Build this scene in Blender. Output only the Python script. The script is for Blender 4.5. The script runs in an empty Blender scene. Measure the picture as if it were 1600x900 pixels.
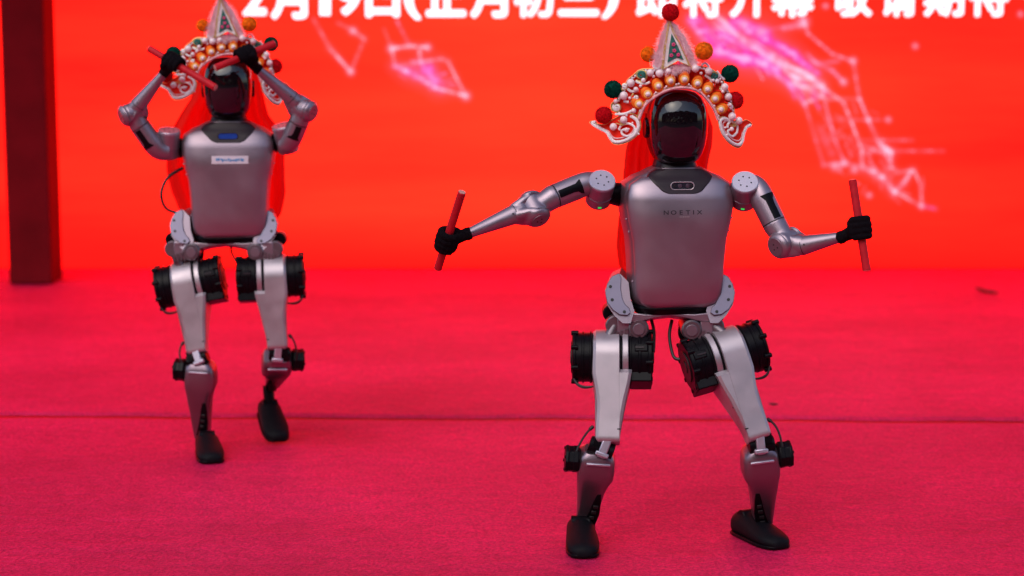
import bpy, bmesh, math, random
import numpy as np
from mathutils import Vector, Matrix
random.seed(7); np.random.seed(7)
V = Vector; PI = math.pi; R = math.radians
scn = bpy.context.scene; C = scn.collection

# ------------------------------------------------------------------ camera
F = 3110.0; PITCH = math.atan(433/F); CZ = 1.34
cam = bpy.data.cameras.new('camera'); camo = bpy.data.objects.new('camera', cam); C.objects.link(camo)
camo.location = (0, 0, CZ); camo.rotation_euler = (PI/2-PITCH, 0, 0)
cam.sensor_width = 36; cam.lens = F/1600*36; cam.clip_end = 2000; cam.clip_start = .1
cam.dof.use_dof = True; cam.dof.focus_distance = 4.93; cam.dof.aperture_fstop = 2.4
scn.camera = camo
# ------------------------------------------------------------------ sky, sun, exposure
SUN_EL, SUN_AZ = 48, 205          # azimuth clockwise from +Y: behind and left of the camera
w = bpy.data.worlds.new('World'); scn.world = w; w.use_nodes = True
nt = w.node_tree; bg = nt.nodes['Background']
sky = nt.nodes.new('ShaderNodeTexSky'); sky.sky_type = 'NISHITA'; sky.sun_disc = False
sky.sun_elevation = R(SUN_EL); sky.sun_rotation = R(SUN_AZ); sky.air_density = 1.0; sky.dust_density = 2.0
nt.links.new(sky.outputs[0], bg.inputs[0]); bg.inputs[1].default_value = .15
sl = bpy.data.lights.new('sun', 'SUN'); sl.energy = .8; sl.angle = R(60); sl.color = (1, .95, .9)
so = bpy.data.objects.new('sun', sl); C.objects.link(so)
sd = V((math.sin(R(SUN_AZ))*math.cos(R(SUN_EL)), math.cos(R(SUN_AZ))*math.cos(R(SUN_EL)), math.sin(R(SUN_EL))))
so.rotation_euler = sd.to_track_quat('Z', 'Y').to_euler()
scn.view_settings.view_transform = 'Standard'; scn.view_settings.look = 'None'
scn.view_settings.exposure = 0.26; scn.view_settings.gamma = 1

# ------------------------------------------------------------------ pixel of the photograph -> point in the place
def ray(px, py):
    return V((0, math.cos(PITCH), -math.sin(PITCH))) + V((1, 0, 0))*((px-800)/F) + V((0, math.sin(PITCH), math.cos(PITCH)))*(-(py-450)/F)
def P(px, py, Y):
    d = ray(px, py); return V((0, 0, CZ)) + d*(Y/d.y)
def G(px, py, z=0.0):
    d = ray(px, py); return V((0, 0, CZ)) + d*((z-CZ)/d.z)

# ------------------------------------------------------------------ materials
def mat(name, col, rough=.5, metal=0, noise=0, nscale=30, bump=0, bscale=200, coat=0, emit=None, estr=1, spec=.5, rvar=0):
    m = bpy.data.materials.new(name); m.use_nodes = True; t = m.node_tree; b = t.nodes['Principled BSDF']
    b.inputs['Base Color'].default_value = (*col, 1); b.inputs['Roughness'].default_value = rough
    b.inputs['Metallic'].default_value = metal; b.inputs['Coat Weight'].default_value = coat
    b.inputs['Specular IOR Level'].default_value = spec
    if coat: b.inputs['Coat Roughness'].default_value = .06
    if emit:
        b.inputs['Emission Color'].default_value = (*emit, 1); b.inputs['Emission Strength'].default_value = estr
    tc = t.nodes.new('ShaderNodeTexCoord')
    if noise or rvar:
        n = t.nodes.new('ShaderNodeTexNoise'); n.inputs['Scale'].default_value = nscale; n.inputs['Detail'].default_value = 6
        t.links.new(tc.outputs['Object'], n.inputs['Vector'])
        if noise:
            mr = t.nodes.new('ShaderNodeMapRange'); mr.inputs['To Min'].default_value = 1-noise; mr.inputs['To Max'].default_value = 1+noise
            mr.inputs['From Min'].default_value = .3; mr.inputs['From Max'].default_value = .7
            t.links.new(n.outputs['Fac'], mr.inputs['Value'])
            mx = t.nodes.new('ShaderNodeVectorMath'); mx.operation = 'SCALE'; mx.inputs[0].default_value = col
            t.links.new(mr.outputs[0], mx.inputs['Scale']); t.links.new(mx.outputs[0], b.inputs['Base Color'])
        if rvar:
            mr = t.nodes.new('ShaderNodeMapRange'); mr.inputs['To Min'].default_value = max(0, rough-rvar); mr.inputs['To Max'].default_value = rough+rvar
            mr.inputs['From Min'].default_value = .3; mr.inputs['From Max'].default_value = .7
            t.links.new(n.outputs['Fac'], mr.inputs['Value']); t.links.new(mr.outputs[0], b.inputs['Roughness'])
    if bump:
        n2 = t.nodes.new('ShaderNodeTexNoise'); n2.inputs['Scale'].default_value = bscale; n2.inputs['Detail'].default_value = 4
        t.links.new(tc.outputs['Object'], n2.inputs['Vector'])
        bp = t.nodes.new('ShaderNodeBump'); bp.inputs['Strength'].default_value = bump; bp.inputs['Distance'].default_value = .002
        t.links.new(n2.outputs['Fac'], bp.inputs['Height']); t.links.new(bp.outputs[0], b.inputs['Normal'])
    return m
M = {}
M['silver'] = mat('silver_paint', (.335, .265, .315), .40, .82, .05, 14, .05, 900, rvar=.05)
M['torso_silver'] = mat('torso_paint', (.35, .275, .32), .41, .85, .05, 14, .05, 900, rvar=.05)
M['shin_shaded'] = mat('shaded_shin_silver', (.26, .19, .23), .34, .9, .05, 14, .05, 900, rvar=.05)  # robot silver, darkened to carry shade and carpet reflection on the tilted shin
M['silver_light'] = mat('light_silver', (.48, .43, .52), .38, .65, .03, 20, .03, 900, rvar=.04)
M['flange'] = mat('flange_metal', (.21, .19, .26), .45, .75, .04, 20, .03, 900)
M['silver_dark'] = mat('dark_silver', (.28, .22, .26), .42, .85, .06, 20, .04, 900)
M['alu'] = mat('bare_aluminium', (.46, .395, .43), .44, .72, .06, 25, .06, 700, rvar=.06)
M['bracket'] = mat('cast_metal', (.20, .17, .19), .38, .85, .15, 30, .1, 300)
M['collar'] = mat('collar_plastic', (.022, .012, .017), .3, 0, .1, 20, spec=.22)
M['black'] = mat('black_plastic', (.004, .003, .005), .34, 0, .2, 40, .1, 400, spec=.12)
M['gloss'] = mat('visor_gloss', (.006, .003, .005), .03, 0, spec=.8)
M['helmet'] = mat('helmet_shell', (.010, .004, .007), .22, 0, spec=.25)
M['rubber'] = mat('shoe_rubber', (.004, .0035, .006), .6, 0, .2, 60, .3, 500, spec=.12)
M['glove'] = mat('knit_glove', (.006, .004, .006), .9, 0, .3, 200, .7, 900, spec=.06)
M['cable'] = mat('cable_sheath', (.010, .009, .010), .45)
M['hole'] = mat('screw_hole', (.008, .006, .008), .5)
M['stick'] = mat('red_stick_paint', (.50, .008, .018), .5, 0, .15, 40, .1, 300, spec=.2)
M['stick_end'] = mat('stick_wood_end', (.55, .25, .22), .7)
M['green_led'] = mat('green_indicator', (.02, .3, .05), .4, emit=(.03, .75, .12), estr=.8)
M['lens'] = mat('camera_lens', (.02, .018, .03), .05, coat=1)
M['lens_ring'] = mat('lens_ring', (.10, .07, .10), .25, .3)
M['trim'] = mat('pale_trim', (.62, .55, .58), .35, .5)
M['ink'] = mat('chest_print', (.03, .02, .03), .5)
M['sticker'] = mat('sticker_film', (.70, .62, .68), .4)
M['sticker_blue'] = mat('sticker_blue_print', (.10, .32, .62), .4)
M['blue_glass'] = mat('blue_sensor_glass', (.02, .07, .40), .08, coat=1)
M['pearl'] = mat('pearl', (.92, .72, .74), .2, 0, coat=.4)
M['red_felt'] = mat('crown_red', (.95, .030, .014), .7, 0, .15, 50, .3, 400, spec=.1)
M['orange'] = mat('orange_petal', (.98, .17, .010), .5, 0, .12, 60, spec=.2)
M['yellow'] = mat('yellow_petal', (.98, .55, .14), .4, .0)
M['gold'] = mat('gold_thread', (.70, .48, .18), .4, .5, .3, 300, .4, 600)
M['white_trim'] = mat('white_sequin', (.92, .86, .86), .4, .0, .12, 300, .6, 500)
M['pink_trim'] = mat('pink_cord', (.90, .50, .52), .6, 0, .15, 200, .4, 500)
M['green_felt'] = mat('green_panel', (.02, .14, .11), .6, 0, .3, 120)
M['pink_flower'] = mat('pink_flower', (.80, .06, .22), .5)
M['fluff'] = mat('pink_fluff', (.95, .62, .68), .9)
M['pom_red'] = mat('red_pompom', (.62, .004, .012), .95, 0, .3, 250, spec=.1)
M['pom_orange'] = mat('orange_pompom', (.90, .20, .01), .95, 0, .3, 120, spec=.1)
M['pom_green'] = mat('green_pompom', (.002, .055, .038), .95, 0, .3, 120, spec=.1)
M['column'] = mat('column_cloth', (.15, .003, .008), .75, 0, .2, 5, .2, 60, spec=.08)
M['scrap'] = mat('dark_scrap', (.03, .004, .006), .7)
M['pavement'] = mat('paving', (.045, .04, .042), .85, 0, .2, 3, .3, 30)
M['tree'] = mat('leafage', (.035, .05, .03), .9, 0, .4, 3)
M['canopy'] = mat('unseen_canopy_cloth', (.25, .02, .03), .8)
M['canopy_frame'] = mat('unseen_canopy_metal', (.2, .2, .2), .5, .8)
# veil cloth: red, lets light through
m = bpy.data.materials.new('veil_cloth'); m.use_nodes = True; t = m.node_tree; b = t.nodes['Principled BSDF']
b.inputs['Base Color'].default_value = (.70, .010, .008, 1); b.inputs['Roughness'].default_value = .7
tl = t.nodes.new('ShaderNodeBsdfTranslucent'); tl.inputs[0].default_value = (.9, .03, .02, 1)
mx = t.nodes.new('ShaderNodeMixShader'); mx.inputs[0].default_value = .65
t.links.new(b.outputs[0], mx.inputs[1]); t.links.new(tl.outputs[0], mx.inputs[2]); t.links.new(mx.outputs[0], t.nodes['Material Output'].inputs[0])
M['veil'] = m
# carpet
def carpet_mat(name, col):
    m = bpy.data.materials.new(name); m.use_nodes = True; t = m.node_tree; b = t.nodes['Principled BSDF']; L = t.links.new
    tc = t.nodes.new('ShaderNodeTexCoord')
    def noi(sc, vec, det=5):
        mp = t.nodes.new('ShaderNodeMapping'); mp.inputs['Scale'].default_value = vec
        L(tc.outputs['Object'], mp.inputs[0]); n = t.nodes.new('ShaderNodeTexNoise'); n.inputs['Scale'].default_value = sc
        n.inputs['Detail'].default_value = det; n.inputs['Roughness'].default_value = .65; L(mp.outputs[0], n.inputs['Vector']); return n.outputs['Fac']
    big = noi(.9, (1, 1.4, 1)); fine = noi(130, (1, .75, 1), 7); mid = noi(14, (1, 1.7, 1)); streak = noi(3.0, (1, 3.5, 1))
    def rng(v, a, c, lo=.3, hi=.7):
        r = t.nodes.new('ShaderNodeMapRange'); r.inputs['From Min'].default_value = lo; r.inputs['From Max'].default_value = hi
        r.inputs['To Min'].default_value = a; r.inputs['To Max'].default_value = c; L(v, r.inputs['Value']); return r.outputs[0]
    def mul(a, c):
        q = t.nodes.new('ShaderNodeMath'); q.operation = 'MULTIPLY'; L(a, q.inputs[0]); L(c, q.inputs[1]); return q.outputs[0]
    f = mul(mul(rng(big, .74, 1.16), rng(fine, .50, 1.45)), mul(rng(mid, .86, 1.14), rng(streak, .93, 1.07)))
    sc = t.nodes.new('ShaderNodeVectorMath'); sc.operation = 'SCALE'; sc.inputs[0].default_value = col; L(f, sc.inputs['Scale']); L(sc.outputs[0], b.inputs['Base Color'])
    b.inputs['Roughness'].default_value = .5; b.inputs['Specular IOR Level'].default_value = .25
    def bump(h, s, d, prev=None):
        q = t.nodes.new('ShaderNodeBump'); q.inputs['Strength'].default_value = s; q.inputs['Distance'].default_value = d; L(h, q.inputs['Height'])
        if prev: L(prev, q.inputs['Normal'])
        return q.outputs[0]
    L(bump(fine, 1.0, .006, bump(mid, .8, .012, bump(streak, .6, .02))), b.inputs['Normal'])
    return m
M['carpet'] = carpet_mat('red_carpet', (.58, .012, .092))
M['under'] = carpet_mat('under_carpet', (.45, .002, .008))
# LED screen
m = bpy.data.materials.new('led_screen'); m.use_nodes = True; t = m.node_tree; t.nodes.remove(t.nodes['Principled BSDF']); L = t.links.new
tc = t.nodes.new('ShaderNodeTexCoord'); mp = t.nodes.new('ShaderNodeMapping'); mp.inputs['Scale'].default_value = (.35, 1, 2.4)
L(tc.outputs['Object'], mp.inputs[0]); n = t.nodes.new('ShaderNodeTexNoise'); n.inputs['Scale'].default_value = 1.1; n.inputs['Detail'].default_value = 5; n.inputs['Roughness'].default_value = .55; L(mp.outputs[0], n.inputs['Vector'])
sx = t.nodes.new('ShaderNodeSeparateXYZ'); L(tc.outputs['Object'], sx.inputs[0])
# the picture on the screen is more orange in its middle than at its sides
gx = t.nodes.new('ShaderNodeMath'); gx.operation = 'SUBTRACT'; L(sx.outputs[0], gx.inputs[0]); gx.inputs[1].default_value = .15
ga = t.nodes.new('ShaderNodeMath'); ga.operation = 'ABSOLUTE'; L(gx.outputs[0], ga.inputs[0])
gr = t.nodes.new('ShaderNodeMapRange'); gr.inputs['From Min'].default_value = 2.9; gr.inputs['From Max'].default_value = .2; gr.inputs['To Min'].default_value = 0; gr.inputs['To Max'].default_value = .62; L(ga.outputs[0], gr.inputs['Value'])
nr = t.nodes.new('ShaderNodeMapRange'); nr.inputs['From Min'].default_value = .3; nr.inputs['From Max'].default_value = .7; nr.inputs['To Min'].default_value = -.1; nr.inputs['To Max'].default_value = .42; L(n.outputs['Fac'], nr.inputs['Value'])
ad = t.nodes.new('ShaderNodeMath'); ad.operation = 'ADD'; ad.use_clamp = True; L(gr.outputs[0], ad.inputs[0]); L(nr.outputs[0], ad.inputs[1])
cm = t.nodes.new('ShaderNodeMix'); cm.data_type = 'RGBA'; cm.inputs['A'].default_value = (2.6, .0095, .0088, 1); cm.inputs['B'].default_value = (2.6, .050, .019, 1); lz = t.nodes.new('ShaderNodeMapRange'); lz.inputs['From Min'].default_value = .0; lz.inputs['From Max'].default_value = .30; L(sx.outputs[2], lz.inputs['Value'])
lm = t.nodes.new('ShaderNodeMath'); lm.operation = 'MULTIPLY'; L(ad.outputs[0], lm.inputs[0]); L(lz.outputs[0], lm.inputs[1]); L(lm.outputs[0], cm.inputs['Factor'])
em = t.nodes.new('ShaderNodeEmission'); em.inputs[1].default_value = 1.0; L(cm.outputs['Result'], em.inputs[0]); L(em.outputs[0], t.nodes['Material Output'].inputs[0])
M['screen'] = m
m = bpy.data.materials.new('screen_white'); m.use_nodes = True; t = m.node_tree; t.nodes.remove(t.nodes['Principled BSDF'])
em = t.nodes.new('ShaderNodeEmission'); em.inputs[0].default_value = (1, .90, 1, 1); em.inputs[1].default_value = 1.6; t.links.new(em.outputs[0], t.nodes['Material Output'].inputs[0]); M['screen_white'] = m
m.cycles.emission_sampling = 'NONE'
m = bpy.data.materials.new('screen_graphic'); m.use_nodes = True; t = m.node_tree; t.nodes.remove(t.nodes['Principled BSDF']); L = t.links.new
at = t.nodes.new('ShaderNodeAttribute'); at.attribute_name = 'glow'; em = t.nodes.new('ShaderNodeEmission'); em.inputs[1].default_value = 1.2; L(at.outputs['Color'], em.inputs[0])
tr = t.nodes.new('ShaderNodeBsdfTransparent'); mx = t.nodes.new('ShaderNodeMixShader'); L(at.outputs['Alpha'], mx.inputs[0]); L(tr.outputs[0], mx.inputs[1]); L(em.outputs[0], mx.inputs[2]); L(mx.outputs[0], t.nodes['Material Output'].inputs[0])
m.cycles.emission_sampling = 'NONE'; M['graphic'] = m

# ------------------------------------------------------------------ helpers
def tag(o, label=None, cat=None, group=None, kind=None):
    if label: o['label'] = label
    if cat: o['category'] = cat
    if group: o['group'] = group
    if kind: o['kind'] = kind
    return o
def empty(name, loc, label, cat, group=None):
    o = bpy.data.objects.new(name, None); C.objects.link(o); o.location = loc; o.empty_display_size = .1
    return tag(o, label, cat, group)
def world_loc(o):
    l = V((0, 0, 0))
    while o is not None: l = l + o.location; o = o.parent
    return l
class MB:
    def __init__(s, Mx=None): s.v = []; s.f = []; s.M = Mx or Matrix.Identity(4)
    def add(s, vs, fs):
        o = len(s.v); s.v += [s.M @ V(p) for p in vs]; s.f += [tuple(i+o for i in f) for f in fs]; return s
    def loft(s, rings, cap=(1, 1), closed=True):
        n = len(rings[0]); vs = [p for r in rings for p in r]; fs = []
        for i in range(len(rings)-1):
            for j in range(n if closed else n-1):
                k = (j+1) % n; fs.append((i*n+j, i*n+k, (i+1)*n+k, (i+1)*n+j))
        if cap[0]: fs.append(tuple(range(n))[::-1])
        if cap[1]: fs.append(tuple(range((len(rings)-1)*n, len(rings)*n)))
        return s.add(vs, fs)
    def cyl(s, p0, p1, r0, r1=None, seg=28, ch=.002, cap=(1, 1)):
        p0, p1 = V(p0), V(p1); r1 = r0 if r1 is None else r1; d = p1-p0; Ln = d.length; d = d/Ln
        a = d.orthogonal().normalized(); c = d.cross(a); rs = []
        ch = min(ch, Ln*.3, r0*.5 if r0 else 1, r1*.5 if r1 else 1)
        for tt, rr in ((0, r0-ch), (ch, r0), (Ln-ch, r1), (Ln, r1-ch)):
            rs.append([p0+d*tt+(a*math.cos(2*PI*k/seg)+c*math.sin(2*PI*k/seg))*rr for k in range(seg)])
        return s.loft(rs, cap)
    def tube(s, pts, rad, seg=10, cap=(1, 1)):
        pts = [V(p) for p in pts]; n = len(pts); rs = []; a = None
        for i, p in enumerate(pts):
            d = (pts[min(i+1, n-1)]-pts[max(i-1, 0)]).normalized()
            a = d.orthogonal().normalized() if a is None else (a-d*a.dot(d)).normalized()
            c = d.cross(a); r = rad[i] if hasattr(rad, '__len__') else rad
            rs.append([p+(a*math.cos(2*PI*k/seg)+c*math.sin(2*PI*k/seg))*r for k in range(seg)])
        return s.loft(rs, cap)
    def sph(s, c, r, seg=20, rows=12, sc=(1, 1, 1)):
        c = V(c); rs = []
        for i in range(rows+1):
            th = PI*(i+.001)/(rows+.002); rr = math.sin(th)*r
            rs.append([c+V((math.cos(2*PI*k/seg)*rr*sc[0], math.sin(2*PI*k/seg)*rr*sc[1], math.cos(th)*r*sc[2])) for k in range(seg)])
        return s.loft(rs)
    def box(s, c, h):
        c = V(c); x, y, z = h
        return s.loft([[c+V((-x, -y, k)), c+V((x, -y, k)), c+V((x, y, k)), c+V((-x, y, k))] for k in (-z, z)])
    def poly(s, pts, y0, y1, f=None):   # outline in (x, z), extruded in y; f(x, z) adds to y
        g = f or (lambda x, z: 0)
        return s.loft([[V((x, y+g(x, z), z)) for x, z in pts] for y in (y0, y1)])
    def build(s, name, m, parent=None, smooth=38, bevel=0, kind=None, label=None):
        me = bpy.data.meshes.new(name); o0 = world_loc(parent)
        me.from_pydata([p-o0 for p in s.v], [], s.f)
        bm = bmesh.new(); bm.from_mesh(me); bmesh.ops.recalc_face_normals(bm, faces=bm.faces); bm.to_mesh(me); bm.free()
        me.materials.append(m)
        if smooth:
            me.polygons.foreach_set('use_smooth', [True]*len(me.polygons)); me.set_sharp_from_angle(angle=R(smooth))
        o = bpy.data.objects.new(name, me); C.objects.link(o); o.parent = parent
        if bevel:
            q = o.modifiers.new('bevel', 'BEVEL'); q.width = bevel; q.segments = 2; q.limit_method = 'ANGLE'; q.angle_limit = R(40)
        if kind: o['kind'] = kind
        if label: o['label'] = label
        return o
def basis(o, x, y, z):
    m = Matrix.Identity(4)
    for i, c in enumerate((x, y, z)):
        for r in range(3): m[r][i] = c[r]
    for r in range(3): m[r][3] = o[r]
    return m
def frame(o, x, z, toward=V((0, -1, 0))):
    """z along the bone, x outwards, y towards the robot's front"""
    z = z.normalized(); x = (x-z*x.dot(z)).normalized(); y = z.cross(x)
    if y.dot(toward) < 0: y = -y
    return basis(o, x, y, z)
def se(cx, cy, z, a, b, n=2.0, seg=40):
    out = []
    for k in range(seg):
        t = 2*PI*(k+.5)/seg; c, s_ = math.cos(t), math.sin(t)
        out.append(V((cx+a*math.copysign(abs(c)**(2/n), c), cy+b*math.copysign(abs(s_)**(2/n), s_), z)))
    return out
def interp(tab, z):
    if z <= tab[0][0]: return tab[0][1]
    for (a, p), (b, q) in zip(tab, tab[1:]):
        if z <= b:
            k = (z-a)/(b-a); k = k*k*(3-2*k)*.5+k*.5; return p+(q-p)*k
    return tab[-1][1]
def disc(Mx, c, axis, r, h, name, m, parent):
    c = V(c); a = V(axis).normalized(); b = MB(Mx); b.cyl(c-a*h, c+a*h, r, seg=12, ch=.0003); return b.build(name, m, parent)

# ------------------------------------------------------------------ setting
SY = G(800, 420).y
def sheet(name, x0, x1, y0, y1, nx, ny, m, hf, kind='structure'):
    xs = np.linspace(x0, x1, nx); ys = np.linspace(y0, y1, ny); X, Yg = np.meshgrid(xs, ys); Z = hf(X, Yg)
    co = np.stack([X, Yg, Z], -1).reshape(-1, 3); i = np.arange(nx*ny).reshape(ny, nx)
    q = np.stack([i[:-1, :-1], i[:-1, 1:], i[1:, 1:], i[1:, :-1]], -1).reshape(-1, 4)
    me = bpy.data.meshes.new(name); me.from_pydata(co.tolist(), [], q.tolist()); me.materials.append(m)
    me.polygons.foreach_set('use_smooth', [True]*len(me.polygons))
    o = bpy.data.objects.new(name, me); C.objects.link(o)
    if kind: o['kind'] = kind
    return o
sheet('ground', -300, 300, -300, 300, 3, 3, M['pavement'], lambda x, y: x*0-.03)
sheet('stage_floor', -7, 7, -1.6, 11.0, 3, 3, M['under'], lambda x, y: x*0-.013)
def wav(x, y, sd, fs):
    r = np.random.RandomState(sd); z = x*0
    for k in range(26):
        a = r.uniform(-.45, .45); f = r.uniform(*fs); z = z+np.sin((x*np.sin(a)+y*np.cos(a))*f+r.uniform(0, 6.28)+.8*np.sin(x*r.uniform(.6, 2.5)+r.uniform(0, 6)))/f
    return z
SEAM0, SEAM1 = G(0, 648).y, G(1600, 656).y
def seam(x): return SEAM0+(x+1.7)/3.4*(SEAM1-SEAM0)+.006*np.sin(x*3.1)+.005*np.sin(x*8.3+1)
def front_h(x, y): return -.004+.0030*wav(x, y, 3, (9, 48))
def warp(o, edge, sgn):
    me = o.data; n = len(me.vertices); co = np.empty(n*3); me.vertices.foreach_get('co', co); co = co.reshape(-1, 3)
    return me, co
fo = sheet('front_carpet', -7, 7, 0, 1, 380, 420, M['carpet'], lambda x, y: x*0)
me = fo.data; co = np.empty(len(me.vertices)*3); me.vertices.foreach_get('co', co); co = co.reshape(-1, 3)
tt = co[:, 1].copy(); e = seam(co[:, 0])-.042; co[:, 1] = -1.5+(e+1.5)*tt**.5; co[:, 2] = front_h(co[:, 0], co[:, 1])*np.clip((1-tt)*25, .25, 1)-.0*tt
co[:, 2] += np.where(tt > .9999, -.006, 0); me.vertices.foreach_set('co', co.ravel()); me.update()
ro = sheet('rear_carpet', -7, 7, 0, 1, 360, 200, M['carpet'], lambda x, y: x*0)
me = ro.data; co = np.empty(len(me.vertices)*3); me.vertices.foreach_get('co', co); co = co.reshape(-1, 3)
tt = co[:, 1].copy(); e = seam(co[:, 0])+.040+.004*np.sin(co[:, 0]*14); co[:, 1] = e+(10.9-e)*tt; co[:, 2] = -.004+.0018*wav(co[:, 0], co[:, 1], 9, (4, 20))*np.clip(tt*25, .25, 1)
co[:, 2] += np.where(tt < 1e-6, -.008, 0); me.vertices.foreach_set('co', co.ravel()); me.update()

# LED wall (stands behind the carpet), added unseen canopy, column
scr = empty('led_screen_wall', (0, SY+.05, 0), 'huge glowing red orange LED screen behind the stage with white Chinese lettering along its top', 'screen')
b = MB(); b.box((0, SY+.02, 1.75), (6.2, .015, 1.75)); b.build('display_panel', M['screen'], scr, smooth=0)
b = MB(); b.box((0, SY+.12, 1.75), (6.25, .08, 1.8)); b.build('casing', M['black'], scr, smooth=0)
# lettering
def text_mesh(body, size, offset, name):
    cu = bpy.data.curves.new(name, 'FONT'); cu.body = body; cu.size = size; cu.offset = offset; cu.align_x = 'CENTER'; cu.resolution_u = 6
    ob = bpy.data.objects.new(name, cu); C.objects.link(ob); dg = bpy.context.evaluated_depsgraph_get()
    me = bpy.data.meshes.new_from_object(ob.evaluated_get(dg)); vs = [v.co.copy() for v in me.vertices]; fs = [tuple(p.vertices) for p in me.polygons]
    bpy.data.objects.remove(ob); bpy.data.curves.remove(cu); bpy.data.meshes.remove(me); return vs, fs
k = P(900, 20, SY).x-P(800, 20, SY).x; k /= 100
tx = MB()
for ch, cx, wd, bot in (('2', 398, 37, 24), ('月', 452, 57, 30), ('1', 506, 22, 24), ('9', 545, 38, 24), ('日', 598, 53, 27), ('(', 645, 26, 31), ('正', 697, 62, 26), ('月', 764, 58, 28),
                ('初', 834, 62, 27), ('三', 904, 63, 25), (')', 953, 26, 29), ('即', 1025, 62, 27), ('将', 1098, 62, 27), ('开', 1170, 60, 27), ('幕', 1238, 66, 27),
                ('敬', 1331, 62, 26), ('请', 1403, 58, 26), ('期', 1474, 62, 26), ('待', 1544, 62, 26)):
    if ch == '1':
        for cc_, hh_, rr_ in (((508, 0), 48, 8.6),):
            ring = [(508+8.6*math.cos(a_)*1.0, 15+(9 if math.sin(a_) > 0 else -45)+8.6*math.sin(a_)-2*0) for a_ in [2*PI*j/24 for j in range(24)]]
            ring = [(x_, min(y_, 24)) for x_, y_ in ring]
            tx.add([P(x_, y_, SY-.003) for x_, y_ in ring], [tuple(range(24))])
        continue
    vs, fs = text_mesh(ch, 1.0, 0, 'glyph')
    xs = [v.x for v in vs]; zs = [v.y for v in vs]; sx_ = wd*k/(max(xs)-min(xs)); hgt = 66 if ch != '三' else 58
    if ch in '129': hgt = 56
    sz = hgt*k/(max(zs)-min(zs)); o0 = P(cx, bot, SY)
    bo = (.034 if ch in '2月19日()正三' else .024)*66*k; sx_ *= 1-2*bo/(wd*k); sz *= 1-2*bo/(hgt*k)
    for q_ in range(13):
        dx_, dz_ = (0, 0) if q_ == 12 else (bo*math.cos(q_*PI/6), bo*math.sin(q_*PI/6))
        tx.add([V((o0.x+(v.x-(max(xs)+min(xs))/2)*sx_+dx_, SY-.003-q_*.00025, o0.z+bo+(v.y-min(zs))*sz+dz_)) for v in vs], fs)
tx.build('lettering', M['screen_white'], scr, smooth=0)
# glowing line picture of a hand of light threads
segs = []
def chain(pts, wd, s, col=0): segs.extend([(a, c, wd, s, col) for a, c in zip(pts, pts[1:])])
chain([(490, 30), (515, 75), (548, 112)], 4, .35); chain([(528, 36), (553, 48), (569, 62), (548, 112)], 4, .30); chain([(515, 75), (548, 112)], 5, .5); chain([(551, 48), (569, 60)], 5, .35)
chain([(620, 32), (640, 72)], 3.5, .45, .3); chain([(600, 45), (612, 76)], 3, .25); chain([(612, 76), (640, 72), (668, 74)], 5, .75); chain([(612, 76), (617, 103)], 4, .5); chain([(655, 75), (657, 97)], 5, .6)
chain([(617, 103), (650, 118), (680, 136)], 9, .8, .5); chain([(657, 97), (690, 92), (700, 96), (712, 120), (728, 150)], 4, .55); chain([(680, 137), (728, 150)], 5, .8); chain([(625, 103), (657, 97)], 4, .4); chain([(657, 97), (684, 134)], 6, .45, .6)
chain([(640, 112), (672, 108), (690, 136)], 12, .35, .8)
# big hand at right
chain([(1085, 32), (1125, 72)], 13, .75, 1.0); chain([(1150, 38), (1195, 56)], 15, .8, 1.0); chain([(1108, 78), (1165, 92), (1215, 106)], 12, .8, 1.0); chain([(1130, 55), (1200, 88)], 12, .6, .9); chain([(1195, 60), (1240, 85), (1275, 115)], 8, .6, .9); chain([(1200, 100), (1245, 140)], 8, .5, .8)
chain([(1180, 72), (1222, 104), (1262, 150)], 3, .6, .1); chain([(1205, 84), (1252, 134)], 3, .5, .1); chain([(1130, 48), (1180, 66), (1230, 98)], 3, .6, .1)
chain([(1120, 25), (1160, 62), (1205, 92), (1262, 116), (1285, 136)], 8, .95, .1); chain([(1078, 32), (1098, 60), (1120, 82), (1195, 98), (1240, 140), (1258, 164)], 6, .6, .35)
chain([(1090, 50), (1130, 44), (1160, 55)], 5, .5, .2); chain([(1205, 92), (1245, 122), (1270, 122)], 9, .9, 0); chain([(1240, 130), (1262, 138), (1285, 134)], 7, .9, 0); chain([(1258, 160), (1285, 152), (1285, 134)], 4, .7, .1)
chain([(1190, 55), (1225, 75), (1262, 105)], 5, .5, .8); chain([(1225, 45), (1258, 38)], 6, .6, .2); chain([(1180, 50), (1225, 42), (1256, 30)], 3, .35, .3)
chain([(1256, 30), (1262, 52), (1300, 84), (1333, 96), (1337, 120), (1343, 155)], 3.5, .55, .15); chain([(1343, 155), (1357, 188), (1374, 225), (1392, 238), (1392, 262)], 4, .6, .1)
chain([(1270, 95), (1300, 110), (1318, 128)], 5, .6, .3); chain([(1262, 85), (1276, 100), (1310, 95)], 5, .35, .3); chain([(1285, 136), (1318, 160), (1330, 190), (1347, 235), (1347, 262)], 4, .65, .05)
chain([(1290, 155), (1343, 154)], 3.5, .35); chain([(1285, 140), (1290, 165), (1305, 220), (1320, 255)], 3.5, .45, .2); chain([(1258, 164), (1275, 220), (1287, 258)], 3.5, .3, .2); chain([(1287, 258), (1320, 255), (1347, 262)], 5, .35, .1)
chain([(1350, 262), (1378, 276), (1398, 300)], 9, .75, .1); chain([(1398, 300), (1440, 322)], 4, .6); chain([(1440, 322), (1439, 290), (1428, 266), (1398, 270)], 3.5, .55); chain([(1398, 300), (1412, 286), (1425, 266)], 6, .6, .1); chain([(1375, 226), (1392, 238)], 9, .75, .05)
chain([(1350, 228), (1385, 240), (1392, 262), (1402, 268)], 5, .6, .05); chain([(1398, 300), (1420, 304)], 4, .3); chain([(1440, 322), (1462, 326)], 3, .35, .9)
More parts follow.
